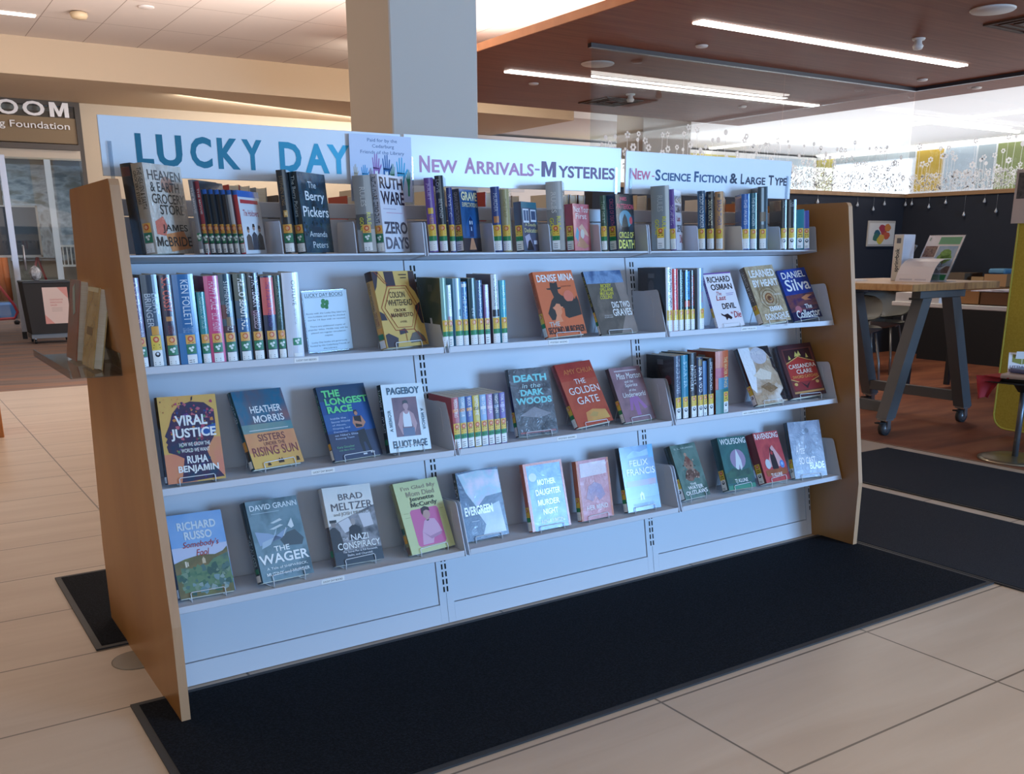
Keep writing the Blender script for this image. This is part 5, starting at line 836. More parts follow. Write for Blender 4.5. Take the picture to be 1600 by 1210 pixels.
# ---- books standing on the far side, seen over the top rail
for j, (x, t, h, c, lb) in enumerate([(.262, .05, .195, '#c9b08f', 'tan book showing page edges over the rail, leftmost'), (.345, .034, .198, '#b23a3a', 'red edged book behind the disc cases'), (.384, .03, .196, '#d8d4d0', 'white covered book behind the disc cases'), (.425, .035, .192, '#7a8a9a', 'grey blue book behind the disc cases, right end'), (.500, .028, .172, '#4a3b30', 'dark brown book left of the pair of dark books'), (.725, .03, .175, '#b04a3a', 'low red book left of a green edged one'),
        (.770, .026, .196, '#d9cdb8', 'cream book left of a green edged one'), (.806, .030, .200, '#3f7a52', 'green edged book behind the silver wrapped book'), (1.040, .035, .2, '#d8ccb4', 'cream book behind the violet one'), (1.085, .028, .2, '#8a2f2c', 'dark red book behind the tall black spine'), (1.238, .034, .2, '#a33232', 'red book above the small teal paperback'), (1.276, .03, .2, '#c8bca8', 'buff book above the small teal paperback'), (1.314, .032, .198, '#b0413a', 'brick red book above the small teal paperback, right one'), (1.352, .03, .19, '#d8d0c0', 'pale book left of the second silver wrapped book'),
        (1.530, .034, .2, '#d9cfbd', 'cream book above the pink red paperback'), (1.570, .03, .2, '#2e3f6a', 'navy edged book above the pink red paperback'), (1.607, .03, .2, '#cdbfa6', 'tan book left of the dark green spine'), (1.645, .03, .2, '#7a5a48', 'brown book behind the dark green spine'), (1.905, .05, .205, '#d9c4a0', 'thick book with yellowed pages under the gap between signs'), (2.110, .03, .205, '#3a3f48', 'dark book right of the purple spined white one'), (2.320, .026, .2, '#e6e2da', 'white book right of the tan spine'), (2.352, .024, .2, '#2a5a5c', 'teal edged book left of the bright blue one'), (2.384, .024, .2, '#8a3a4a', 'maroon book behind the bright blue one'), (2.550, .03, .19, '#b06a3a', 'orange brown book near the right end'), (2.59, .03, .2, '#8a8a80', 'grey book near the right end')]):
    book('hardcover_book', (Vector((x+t, .235, 1.2072)), R(-90), 0, 0, .15, h, t), c, lb, 'books on the far side, seen over the top rail', film=0)
m = MB()
for i in range(3): m.prism([(.073, 1.2065), (.073, 1.19), (.25, 1.19), (.25, 1.2065)], 0, W*i+.008, W*(i+1)-.008, METAL)
m.build('rear_shelf', unit)

# ---- clear display tray on the left end panel with two books
tr = sheet(.10, .05, '#e6ecee', 'clear')
m = MB(); m.box(-.150, -.185, .9005, -.0285, .47, .9035, tr); m.box(-.153, -.185, .9005, -.150, .47, .922, tr); o = m.build('display_tray'); tag(o, 'clear plastic tray fixed to the outside of the left wooden end panel', 'tray')
m = MB(); m.box(-.0285, -.185, .9005, -.0262, .47, .96, tr); m.build('back_flange', o)
for n, c, lb, art in (('b_gold', 'N:8:#d0b270,#bf9c58,#dcc288', 'gold covered book leaning on the end panel, nearer the front edge', [('r', '#e8dcb4', .0, .94, .9, .995), ('r', '#8a6a38', .2, .40, .7, .50)]), ('b_tan', 'N:6:#8f7a5a,#a4583a,#7f8f84', 'mottled brown book leaning on the end panel, farther back', [('r', 'N:8:#a4633f,#8f5a3a', .0, .02, .98, .35), ('p', '#a9bcb4', [(.3, .9), (.5, .95), (.7, .6), (.5, .55)])])):
    P_ = P[n]; pos = Vector(P_[:3]); ps, tx, ry, w, h, t = P_[3:]
    pos.z = .9040+t*math.sin(-tx)+.0005
    book('hardcover_book', (pos, R(-90), tx, 0, w, h, t), c, lb, 'books in the clear tray', art=art, film=1)

# ------------------------------------------------------------------ floor pieces
MATF = mat('N:150:#0c0e13,#14171d,#1e222a', .95, spec=.15, bump=.6, bscale=420.); RUB = mat('#2e2f31', .6); MATG = mat('N:300:#202227,#2f3137', .95, spec=.2, bump=.5, bscale=420.)
def floor_mat(x0, y0, x1, y1, label, M=MATF, b=.02, z0=.0005):
    m = MB(); m.box(x0+b, y0+b, z0+.0005, x1-b, y1-b, z0+.0075, M); o = m.build('floor_mat'); tag(o, label, 'mat')
    m = MB()
    for a in ((x0, y0, x1, y0+b), (x0, y1-b, x1, y1), (x0, y0+b, x0+b, y1-b), (x1-b, y0+b, x1, y1-b)): m.box(a[0], a[1], z0, a[2], a[3], z0+.0058, RUB)
    m.build('rubber_border', o)
floor_mat(-.118, -1.035, 2.795, -.262, 'long black ribbed mat along the front of the shelving')
floor_mat(-.122, .19, 2.795, 1.0, 'black mat showing behind the left wooden end panel')
floor_mat(2.80, -2.6, 3.622, 1.0, 'charcoal mat running past the right wooden end panel', MATG, .012)
floor_mat(3.712, -2.6, 4.600, .722, 'charcoal mat beyond a strip of tiles, along the brown carpet', MATG, .012)
m = MB(); m.lathe([(.076, 0), (.076, .0012), (.070, .0022), (.0, .0022)], (-.028, .052, .0002), mat('#7d7162', .45), 28); o = m.build('floor_outlet'); tag(o, 'round bronze floor outlet cover half under the left end panel', 'outlet cover')
struct(MB().box(4.700, -9, .0002, 4.712, 6.65, .004, mat('#8a6a52', .5)).build('trim_3'))
# low wooden stand at the left edge
m = MB(); m.box(-.55, 4.28, 0, .055, 4.75, .36, wood('#a8652f,#b8733a,#b06c35', .5), .004); o = m.build('wooden_stand'); tag(o, 'orange wooden stand cut off by the left edge', 'stand')
m = MB(); rnd = random.Random(2)
for k in range(5):
    cx, cy = -.01+rnd.uniform(-.06, .06), 4.42+rnd.uniform(-.06, .06)
    m.lathe([(.012, .0), (.05+.01*k % .02, .02), (.042, .05), (.015, .066)], (cx, cy, .361), mat('#dfe4ea', .12, coat=1.), 9, False)
o = m.build('clear_bag'); tag(o, 'crumpled shiny clear bag on the orange wooden stand', 'bag')

# ------------------------------------------------------------------ left: glazed meeting room
ALU = mat('#b9bcc4', .35, metal=.7); BLK = mat('#1d1e20', .5); GLASS = sheet(.05, .02, '#f2f7f8', 'glass'); GL2 = sheet(.03, .02, '#ffffff', 'glass2')
m = MB(); m.box(2.15, 12.18, 0, 2.22, 12.3, 3.16, mat('#4b4238', .6)); m.box(-3, 12.18, 3.10, 2.15, 12.3, 3.16, mat('#4b4238', .6)); struct(m.build('trim_4'))
m = MB(); m.box(-3, 12.22, 2.955, 2.148, 12.23, 3.098, GLASS); struct(m.build('window_1'))
LET = mat('#efeae6', .5)
fn = lambda u, v: (u, 12.155, v)
def block_letters(name, words, label, dep):
    m = MB()
    for t_, a, b, c0, c1, bo in words:
        g_, f_ = glyphs(t_, bo); n_ = len(g_); v = [(a+(b-a)*u, 12.155, c0+(c1-c0)*w_) for u, w_ in g_]
        m.add(v, f_, LET)
        m.add([(x, y+dep, z) for x, y, z in v], [q[::-1] for q in f_], LET)
        ed = {}
        for q in f_:
            for i in range(len(q)):
                e = (q[i], q[(i+1) % len(q)]); ed[e] = 1
        for (i, j) in [e for e in ed if (e[1], e[0]) not in ed]: m.add([v[i], v[j], (v[j][0], v[j][1]+dep, v[j][2]), (v[i][0], v[i][1]+dep, v[i][2])], [(0, 1, 2, 3)], LET)
    o = m.build(name); tag(o, label, 'sign letters'); return o
block_letters('sign_letters', [('R', .92, 1.12, 2.953, 3.14, .02), ('O', 1.19, 1.45, 2.953, 3.14, .02), ('O', 1.50, 1.77, 2.953, 3.14, .02), ('M', 1.83, 2.07, 2.953, 3.14, .02)], 'large white ROOM letters standing above the glass door', .03)
block_letters('sign_letters', [('Cedarburg Foundation', .55, 2.06, 2.77, 2.885, .004)], 'white Foundation wording on the brown band above the glass door', .012)
d = empty('door_1', (1.16, 12.2, 0), R(-3.5)); d['kind'] = 'structure'
L_ = lambda m_, n_: m_.build(n_, d)
m = MB(); m.box(-.0, -.02, .12, 1.0, -.008, 2.42, GLASS); L_(m, 'door_glass')
m = MB(); m.box(-.03, -.035, .10, .045, .01, 2.44, ALU); m.box(.045, -.03, .06, 1.0, .005, .20, ALU); L_(m, 'door_frame')
m = MB(); m.box(.52, -.004, .2, .60, .03, 2.40, mat('#e9eef6', .4)); L_(m, 'mullion')
m = MB(); m.tube([(.12, -.03, 1.26), (.12, -.09, 1.26), (.12, -.09, .94), (.12, -.03, .94)], .014, ALU, 8); L_(m, 'door_handle')
m = MB(); m.box(.0, .03, 2.40, 1.0, .10, 2.53, mat('#c9b9a4', .6)); m.box(.0, -.04, 2.53, 1.0, .0, 2.60, mat('#54493d', .5)); L_(m, 'roller_blind')
for x0, x1 in ((-.03, .03),):
    m = MB(); m.box(x0, -.04, 0, x1, .012, .10, BLK); L_(m, 'floor_pivot')
m = MB(); m.box(-2.4, 12.19, .1, 1.10, 12.2, 2.5, GL2); struct(m.build('window_2'))
# inside that room
m = MB(); m.box(1.75, 17.9, 1.0, 3.3, 17.98, 2.75, mat('N:3x3x9:#7f8f9c,#b9c6d4,#8a8f8c', .6, emit=0)); o = m.build('window_3'); struct(o)
m = MB(); m.box(1.80, 17.86, 1.05, 2.55, 17.89, 1.9, mat('N:9x1x5:#5f6a72,#a9b6c2,#7f8a90', .5)); m.box(2.62, 17.86, 1.2, 3.2, 17.89, 2.3, mat('N:7x1x9:#8a9aa8,#cfdcea', .5)); m.build('window_pane', o)
m = MB()
for k in range(7): m.box(2.58+.07*k, 17.80, .9, 2.60+.07*k, 17.82, 1.25, WHITE)
m.box(2.56, 17.79, 1.25, 3.08, 17.83, 1.29, WHITE); m.box(2.56, 17.79, .88, 3.08, 17.83, .92, WHITE); m.build('window_guard', o)
b = empty('rolling_whiteboard', (1.2, 14.5, 0)); tag(b, 'dark rolling board with white rim and red legs inside the glazed room', 'board')
m = MB(); m.box(-.9, -.02, 1.12, .62, .02, 1.86, mat('#3b3f48', .4)); m.build('panel', b)
m = MB(); m.box(-.9, -.03, 1.09, .64, .03, 1.125, WHITE); m.box(-.9, -.03, 1.855, .64, .03, 1.88, WHITE); m.box(.61, -.03, 1.09, .64, .03, 1.88, WHITE); m.build('rim', b)
RED = mat('#b8303a', .4)
for s_ in (-1, 1): m = MB(); m.tube([(.55, 0, 1.1), (.55+.13*s_, .06*s_, .62), (.55+.2*s_, .1*s_, .03)], .018, RED, 8); m.build('leg', b)
b = empty('red_stand', (1.35, 15.2, 0)); tag(b, 'red looped metal stand in the glazed room by the left edge', 'stand')
m = MB(); m.tube([(-.35, 0, 1.0), (.05, 0, .32), (.09, 0, .2), (.03, 0, .1), (-.6, 0, .08)], .022, RED, 8); m.build('loop', b)
m = MB(); m.lathe([(.03, 0), (.045, .02), (.045, .05), (.02, .07)], (.06, 0, 0), BLK, 12); m.build('caster', b)
m = MB()
for k in range(7): m.lathe([(.06, .3), (.055, 1.1)], (1.05+.085*k, 17.2, 0), mat('#b8622e', .8), 8)
o = m.build('curtain'); tag(o, 'orange pleated curtain at the back of the glazed room', 'curtain')
m = MB(); m.box(.8, 16.7, .0, 1.6, 17.1, .28, mat('#4d7fb8', .7), .03); o = m.build('floor_cushion'); tag(o, 'blue cushion on the floor under the orange curtain', 'cushion')
# book return cart with its notice
c = empty('book_return_cart', (1.38, 11.45, 0)); tag(c, 'black book return cart with a pink notice, before the glass door', 'cart')
m = MB(); m.prism([(-.24, .13), (.27, .13), (.30, .80), (-.28, .80)], 1, -.24, .24, mat('#221f1d', .7)); m.build('bin', c)
m = MB(); m.box(-.285, -.25, .785, .305, .25, .815, BLK, .006); m.build('rim', c)
m = MB(); m.box(-.245, -.19, .07, .275, .19, .125, mat('#6d6a66', .4, metal=.5)); m.build('base_frame', c)
for x in (-.2, .23):
    for y in (-.17, .17):
        m = MB(); m.tube([(x-.012, y, .032), (x+.012, y, .032)], .03, BLK, 12); m.box(x-.006, y-.012, .04, x+.006, y+.012, .072, ALU); m.build('caster', c)
m = MB(); m.box(-.06, -.2435, .26, .245, -.2415, .73, mat('#dcc4b8', .6)); po = m.build('notice', c)
fn2 = lambda u, v: (u, -.2442, v); m = MB(); m.flat([(.12, .73), (.245, .73), (.245, .58)], fn2, mat('#d8968a', .6)); m.flat([(-.06, .26), (.05, .26), (-.06, .38)], fn2, mat('#d8968a', .6))
for k, (t_, a, b_) in enumerate((('DONATIONS FOR', .02, .18), ('FRIENDS BOOK', .02, .17), ('SALES', .02, .10))): m.text(t_, fn2, (a, .56-.035*k, b_, .582-.035*k), mat('#c2685e', .6), .01)
for k in range(3): m.flat([(.03, .46-.02*k), (.16, .46-.02*k), (.16, .466-.02*k), (.03, .466-.02*k)], fn2, mat('#b9a094', .6))
m.build('notice_lettering', c)
m = MB(); m.lathe([(.02, 0), (.06, .03), (.08, .10), (.05, .16), (.01, .19)], (1.30, 11.45, .8155), mat('N:20:#d8dce2,#6a6a70', .4), 8, False); o = m.build('paper_bundle'); tag(o, 'white crumpled bundle on top of the book return cart', 'paper')
# ------------------------------------------------------------------ right: high table with casters and what stands on it
t = empty('work_table', (5.5, 1.4, 0)); tag(t, 'high butcher block table on grey angled legs with casters', 'table')
BUT = mat('N:3x26x8:#b98a5a,#d0a878,#c39a68', .35); BUTE = mat('N:16x2x3:#8a5a34,#b8834e,#9c6b3e', .4); GREY = mat('#55585a', .5); STEEL = mat('#8a8d90', .35, metal=.7)
m = MB(); m.box(-.5, -.463, .935, .49, .47, .98, BUT, .004); m.build('tabletop', t)
m = MB(); m.box(-.499, -.4640, .936, .489, -.4629, .979, BUTE); m.build('end_grain', t)
for y in (-.40, .37):
    m = MB(); m.box(-.36, y-.035, .885, .14, y+.035, .9345, GREY, .004); m.build('cross_beam', t)
    for xt, xb in ((-.29, -.555), (.03, .32)):
        m = MB(); d = .048
        m.prism([(xt-d, .8845), (xt+d, .8845), (xb+d, .115), (xb-d, .115)], 1, y-.04, y+.04, GREY); m.build('leg', t)
        m = MB(); m.box(xb-.04, y-.035, .1015, xb+.04, y+.035, .1145, STEEL); m.box(xb-.012, y-.03, .045, xb-.008+.03, y-.022, .1015, STEEL); m.box(xb-.012, y+.022, .045, xb+.022, y+.03, .1015, STEEL)
        m.tube([(xb-.0, y-.019, .046), (xb-.0, y+.019, .046)], .045, mat('#3a3b3d', .6), 20); m.tube([(xb, y-.021, .046), (xb, y+.021, .046)], .03, STEEL, 16); m.box(xb-.085, y-.02, .085, xb-.04, y+.02, .093, BLK)
        m.build('caster', t)
for x, z in ((-.505, .18), (.27, .19)):
    m = MB(); m.box(x-.022, -.359, z-.035, x+.022, .329, z+.035, GREY, .003); m.build('stretcher', t)
# binder
b = empty('ring_binder', (5.50, 1.46, .9805), R(-78)); tag(b, 'white puzzle box binder standing upright, black sideways lettering on its spine', 'binder')
PW = mat('#e6e2e6', .4)
m = MB(); m.box(0, 0, 0, .070, .19, .315, PW, .003); m.build('case', b)
fn3 = lambda u, v: (u, -.0006, v); m = MB(); m.flat([(.006, .004), (.064, .004), (.064, .311), (.006, .311)], fn3, mat('#e3dcc8', .5))
f4 = lambda a, c_: (.018+.030*(1-c_), -.0010, .07+.155*a); m.text('springbok', lambda u, v: (.054-.038*v, -.0010, .06+.16*u), (0, 0, 1, 1), INK, .02); m.flat([(.020, .255), (.050, .255), (.050, .29), (.020, .29)], lambda u, v: (u, -.001, v), mat('#6a6a6e', .6)); m.build('spine_lettering', b)
# curled white leaflet on its holder, flyer in a clear stand, white box, loose papers
l = empty('curled_leaflet', (5.47, 1.24, .9805)); tag(l, 'white printed leaflet curling over a small holder on the high table', 'leaflet')
cs_ = [(-.06, 0), (-.04, .05), (-.01, .10), (.03, .135), (.08, .150), (.15, .152)]
m = MB(); M = mat('#efeaec', .45)
m.prism(cs_+[(a, c_-.002) for a, c_ in cs_[::-1]], 1, -.15, .12, M); o = m.build('sheet', l)
m = MB()
for k, (a, c_, w_) in enumerate(((-.115, -.03, .6), (-.01, .09, .6))):
    q = lambda s_: (-.055+.03*s_, .01+.06*s_); y0, y1 = a, c_
    m.add([(q(0)[0]-.0018, y0, q(0)[1]), (q(0)[0]-.0018, y1, q(0)[1]), (q(.6)[0]-.0022, y1, q(.6)[1]), (q(.6)[0]-.0022, y0, q(.6)[1])], [(0, 1, 2, 3)], mat('#c9c6d0', .6))
m.build('print', l)
m = MB(); m.box(-.03, -.14, 0, .06, .11, .004, ACR); m.box(.05, -.14, .004, .06, .11, .12, ACR); m.build('holder', l)
s_ = empty('flyer_stand', (5.56, 1.21, .9805)); tag(s_, 'green and white flyer with a tree picture, leaning in a clear stand', 'flyer')
Ms = Matrix.Rotation(R(30), 4, 'Y'); fy = lambda d: (lambda u, v: tuple(Ms @ Vector((-.001-d, .135-.27*u, .004+.35*v))))
def sq(m_, a, b_, c_, d_, M, e): m_.flat([(a, b_), (c_, b_), (c_, d_), (a, d_)], fy(e), M)
m = MB(); v = [Ms @ Vector((x, y, z)) for x in (0, .001) for y in (-.135, .135) for z in (.004, .354)]; m.add(v, [(0, 1, 3, 2), (4, 6, 7, 5), (0, 4, 5, 1), (2, 3, 7, 6), (0, 2, 6, 4), (1, 5, 7, 3)], mat('#eeebec', .4)); m.build('flyer', s_)
m = MB(); GN = mat('#3f9a5c', .5); sq(m, .36, .80, .95, .96, mat('#6fae84', .5), .0002); sq(m, .04, .52, .38, .76, mat('N:40:#7a5248,#a08070,#5a3c36', .5), .0002); sq(m, .42, .17, .95, .76, mat('N:20:#8fb0d0,#b4c8d8', .5), .0002); sq(m, .42, .17, .95, .32, mat('N:30:#7a5a4c,#94807a', .5), .0004)
sq(m, .04, .02, .42, .14, GN, .0002); sq(m, .45, .02, .95, .14, GN, .0002)
for a, c_, r in ((.68, .58, .16), (.58, .5, .11), (.78, .5, .11), (.7, .46, .12)): m.flat([(a+r*math.cos(.7*k), c_+r*.72*math.sin(.7*k)) for k in range(9)], fy(.0006), mat('N:60:#5c8a3a,#7fae4c', .5))
m.flat([(.67, .26), (.71, .26), (.70, .46), (.67, .46)], fy(.0008), mat('#5a4634', .6)); m.flat([(.48, .34), (.69, .22), (.9, .36), (.69, .29)], fy(.0009), WHITE); sq(m, .06, .88, .10, .95, mat('#9ab0a4', .5), .0003); m.build('print', s_)
m = MB(); v = [Ms @ Vector((x, y, z)) for x in (.0015, .0035) for y in (-.14, .14) for z in (.004, .36)]; m.add(v, [(0, 1, 3, 2), (4, 6, 7, 5), (0, 4, 5, 1), (2, 3, 7, 6), (0, 2, 6, 4), (1, 5, 7, 3)], ACR); m.box(-.03, -.14, 0, .12, .14, .003, ACR); m.build('clear_stand', s_)
m = MB(); m.box(5.78, 1.52, .9805, 5.96, 1.62, 1.075, mat('#d9d6cc', .6), .003); o = m.build('white_box'); tag(o, 'plain off-white box on the high table behind the leaflet', 'box')
m = MB(); m.tube([(5.86, 1.60, 1.0755), (5.93, 1.58, 1.21)], [.006, .009], mat('#6a6258', .5), 8); m.tube([(5.93, 1.58, 1.21), (5.934, 1.579, 1.222)], .012, STEEL, 8); o = m.build('pen'); tag(o, 'dark pen with a silver cap sticking up behind the white binder', 'pen')
rnd = random.Random(4)
for k in range(5):
    x, y = 5.26+.07*(k % 3), 1.62+.05*k; a = rnd.uniform(-.5, .5); m = MB(); m.box(-.1, -.07, 0, .1, .07, .0012, mat('N:40:#e9e6e6,#8a8488,#d8d2d0' if k % 2 else '#e4e1e2', .5))
    o = m.build('paper_sheet', None, T(x, y, .9805+.0016*k, a)); tag(o, 'loose printed paper on the far left of the high table', 'paper', 'loose papers on the high table')

# ---- white bench along the far side with boxes, chairs pushed under
b = empty('bench_desk', (7.1, 1.2, 0)); tag(b, 'long white bench desk in the dim area behind the high table', 'desk')
m = MB(); m.box(-.30, -2.6, .72, .45, 1.15, .755, mat('#e2ddd4', .5), .004); m.build('desktop', b)
m = MB(); m.box(-.28, .72, .755, .3, 1.13, .83, mat('#d8d2cc', .5)); m.box(-.282, .85, .772, -.28, 1.0, .79, BLK); m.build('drawer_box', b)
for y in (-2.3, .98):
    for x in (-.22, .38): m = MB(); m.box(x-.02, y-.02, 0, x+.02, y+.02, .72, BLK); m.build('leg', b)
KR = mat('N:3:#9a6a3c,#a87646', .8); KD = mat('#6a4426', .8)
def carton(x0, y0, x1, y1, z, h, label, c=KR, lidded=False):
    m = MB(); w_ = .006
    for a in ((x0, y0, x1, y0+w_), (x0, y1-w_, x1, y1), (x0, y0+w_, x0+w_, y1-w_), (x1-w_, y0+w_, x1, y1-w_)): m.box(a[0], a[1], z, a[2], a[3], z+h, c)
    m.box(x0, y0, z, x1, y1, z+w_, c)
    if lidded: m.box(x0-.003, y0-.003, z+h, x1+.003, y1+.003, z+h+.02, c)
    o = m.build('cardboard_box'); tag(o, label, 'box', 'cardboard boxes'); return o
carton(6.86, 1.60, 7.2, 1.80, .7555, .105, 'orange brown open carton on the white bench, left one')
carton(6.86, 1.05, 7.2, 1.585, .7555, .10, 'darker open carton on the white bench, right one', KD)
m = MB(); m.box(-.14, -.42, 0, .16, .08, .006, mat('N:20:#e6e2e6,#c9b8c0,#d4d4dc', .5)); o = m.build('magazine', None, T(7.0, 1.60, .8615, R(4))); tag(o, 'pale magazine lying across the open cartons', 'magazine')
for k in range(2):
    m = MB(); m.box(-.12, -.16, 0, .12, .16, .004, mat(('#d8c4cc', '#dcdce4')[k], .5)); o = m.build('magazine', None, T(7.0, 1.28+.1*k, .868+.0045*k, R(20-30*k))); tag(o, ('pinkish', 'white')[k]+' magazine on top of the darker carton', 'magazine')
s2 = empty('storage_shelf', (9.08, 2.2, 0)); tag(s2, 'low wooden shelf against the navy wall behind the cartons', 'shelf')
m = MB(); m.box(-.02, -1.2, .70, .38, 1.4, .80, wood('#6a4c30,#7a5a3c', .6), .004); m.box(.0, -1.18, 0, .36, 1.38, .70, mat('#1d1814', .8)); m.build('carcass', s2)  # carcass near black: shade below the bench put into its colour
m = MB(); m.box(-.03, .9, .86, .3, 1.15, .935, mat('#6a5a48', .6)); m.box(-.02, .78, .8005, .3, 1.2, .86, mat('#4a4038', .6)); m.build('stacked_tray', s2)
carton(9.08, 2.66, 9.38, 2.90, .8005, .13, 'tan carton on the low shelf nearest the lime panel', mat('#a87e54', .8))
carton(9.08, 2.905, 9.38, 3.04, .8005, .10, 'buff carton on the low shelf, left of the blue bundle', mat('#a8875c', .8))
m = MB(); m.box(9.1, 2.70, .931, 9.3, 2.88, .985, mat('#5a8aa8', .7), .015); o = m.build('blue_bundle'); tag(o, 'blue folded bundle on top of a tan carton', 'bundle')
def chair(x, y, rz, label):
    c = empty('shell_chair', (x, y, 0), rz); tag(c, label, 'chair', 'grey shell chairs'); sh_ = mat('#6e6e68', .4); lg = mat('#8f8f8c', .35, metal=.6)
    def shell(f):
        m = MB(); n = 10; v = []
        for i in range(n+1):
            for j in range(n+1): v.append(f(i/n*2-1, j/n))
        fs = [(i*(n+1)+j, (i+1)*(n+1)+j, (i+1)*(n+1)+j+1, i*(n+1)+j+1) for i in range(n) for j in range(n)]
        k = len(v); v2 = [(a, b_, c_-.012) for a, b_, c_ in v]; m.add(v, fs, sh_, True); m.add(v2, [q[::-1] for q in fs], sh_, True)
        return m
    def seat(a, t_): w_ = .23*math.sqrt(max(0, 1-abs(2*t_-1)**4)); return (a*w_, -.22+.44*t_, .455+.05*a*a-.015*math.sin(math.pi*t_))
    def back(a, t_): w_ = .25*math.sqrt(max(0, 1-abs(2*t_-1)**3.2)); return (a*w_, .22+.07*t_-.09*a*a, .53+.26*t_)
    shell(seat).build('seat', c); shell(back).build('backrest', c)
    m = MB()
    for s3 in (-1, 1): m.tube([(s3*.14, .1, .445), (s3*.16, .24, .47), (s3*.15, .265, .62)], .011, lg, 8)
    m.build('back_support', c)
    for sx in (-1, 1):
        for sy in (-1, 1): m = MB(); m.tube([(sx*.16, sy*.14, .45), (sx*.20, sy*.2, .2), (sx*.215, sy*.22, .0)], .012, lg, 8); m.build('leg', c)
    return c
chair(7.0, 2.85, R(-45), 'grey shell chair with slim legs beneath the far end of the high table')
chair(7.75, 3.15, R(-70), 'dark shell chair in shade, right of the other shell chair')

# ---- lime screen, poster, pedestal table
LIME = mat('N:90:#b5a238,#c0ae42', .9, bump=.2, bscale=300.)
m = MB(); Rr = .09; P4 = []
for cx, cz, a0 in ((.61-Rr, 1.60-Rr, 0), (-1.6+Rr, 1.60-Rr, 90), (-1.6+Rr, .05+Rr, 180), (.61-Rr, .05+Rr, 270)): P4 += [(cx+Rr*math.cos(R(a0+18*k)), cz+Rr*math.sin(R(a0+18*k))) for k in range(6)]
m.prism(P4, 0, 5.55, 5.61, LIME); o = m.build('privacy_screen'); tag(o, 'lime green upholstered screen at the right edge', 'screen')
m = MB(); m.tube([(5.55, y, z) for y, z in P4], .006, mat('#c4bb4c', .7), 6, True); m.build('piping', o)
for y in (-1.3, .35): m = MB(); m.box(5.565, y-.03, 0, 5.595, y+.03, .052, BLK); m.build('foot', o)
m = MB(); m.box(5.536, -.4, 1.352, 5.546, .655, 1.675, mat('#c9c0be', .7)); o = m.build('poster_board'); tag(o, 'grey board with a dark photo strip, mounted on the lime screen', 'poster')
m = MB(); m.flat([(-.395, 1.50), (.64, 1.50), (.64, 1.655), (-.395, 1.655)], lambda u, v: (5.5355, u, v), mat('N:14:#2a2c32,#55565c,#1d1f24', .5)); m.build('photo_strip', o)
p_ = empty('pedestal_table', (4.93, .10, 0)); tag(p_, 'small black pedestal table with a round steel foot', 'table')
m = MB(); m.lathe([(.20, 0), (.20, .008), (.17, .016), (.02, .022)], (0, 0, .0002), mat('#a39c88', .28, metal=.85), 40); m.build('round_foot', p_)
m = MB(); m.tube([(0, 0, .02), (0, 0, .45)], .017, mat('#6a6c72', .35, metal=.6), 14); m.build('column', p_)
m = MB(); m.lathe([(.03, .40), (.06, .445), (.26, .47)], (0, 0, 0), BLK, 30); m.box(-.17, -.34, .47, .30, .14, .495, BLK, .006); m.build('tabletop', p_)
m = MB(); v = []; n = 9
for i in range(n):
    for j in range(n):
        a, q = i/(n-1), j/(n-1); v.append((4.752-.07*a-.03*q-.02*math.sin(a*9+1)*q, .13+.12*a-.08*q*(a-.5), .501-.14*q*(1-.5*abs(a-.6))-.018*math.sin(a*8)*q))
f_ = [(i*n+j, i*n+j+1, (i+1)*n+j+1, (i+1)*n+j) for i in range(n-1) for j in range(n-1)]
RC = mat('#9c1f26', .8); m.add(v, f_, RC, True); m.add([(a-.004, b_, c_) for a, b_, c_ in v], [q[::-1] for q in f_], RC, True)
m.box(4.70, .07, .4975, 4.86, .22, .5025, RC); o = m.build('red_cloth'); tag(o, 'red cloth hanging over the side of the black pedestal table', 'cloth')
s_ = empty('table_sign', (4.88, .12, .5035), R(-50)); tag(s_, 'white LITTLE FREE LIBRARY card with an olive open book, on the pedestal table', 'sign')
Mt = Matrix.Rotation(R(-14), 4, 'X'); ft = lambda d: (lambda u, v: tuple(Mt @ Vector((u, -.001-d, v))))
m = MB(); v = [Mt @ Vector((x, y, z)) for y in (0, .002) for x in (-.055, .13) for z in (0.002, .125)]; m.add(v, [(0, 1, 3, 2), (4, 6, 7, 5), (0, 4, 5, 1), (2, 3, 7, 6), (0, 2, 6, 4), (1, 5, 7, 3)], mat('#e9e6e6', .5)); m.build('card', s_)
m = MB(); OL = mat('#8d8a3a', .6); m.flat([(-.035, .07), (.015, .057), (.07, .07), (.07, .115), (.015, .103), (-.035, .115)], ft(.0003), OL); m.flat([(.013, .058), (.017, .058), (.017, .103), (.013, .103)], ft(.0006), mat('#e0dfc0', .6)); PU = mat('#5a4a78', .6)
m.text('LITTLE FREE', ft(.0004), (-.045, .036, .085, .05), PU, .01); m.text('LIBRARY', ft(.0004), (-.05, .01, .09, .03), PU, .02); m.build('lettering', s_)
m = MB(); m.prism([(.055, 0), (.003, .13), (.006, .13), (.058, 0)], 0, -.02, .05, WHITE); m.build('prop', s_)
for k, (c, lb) in enumerate((('#b59a8a', 'tan covered book lying on the black pedestal table'), ('#4a5684', 'blue covered book lying on a tan one on the pedestal table'))):
    o = book('hardcover_book', (Vector((4.775+.02*k, -.05-.02*k, .496+.0255*k)), 0, R(-90), 0, .16, .22, .024), c, lb, 'books lying on the pedestal table'); o.matrix_world = Matrix.Translation((4.74+.02*k, -.10+.0*k, .4962+.0256*k+.0245)) @ Matrix.Rotation(R(12-20*k), 4, 'Z') @ Matrix.Rotation(R(-90), 4, 'X')

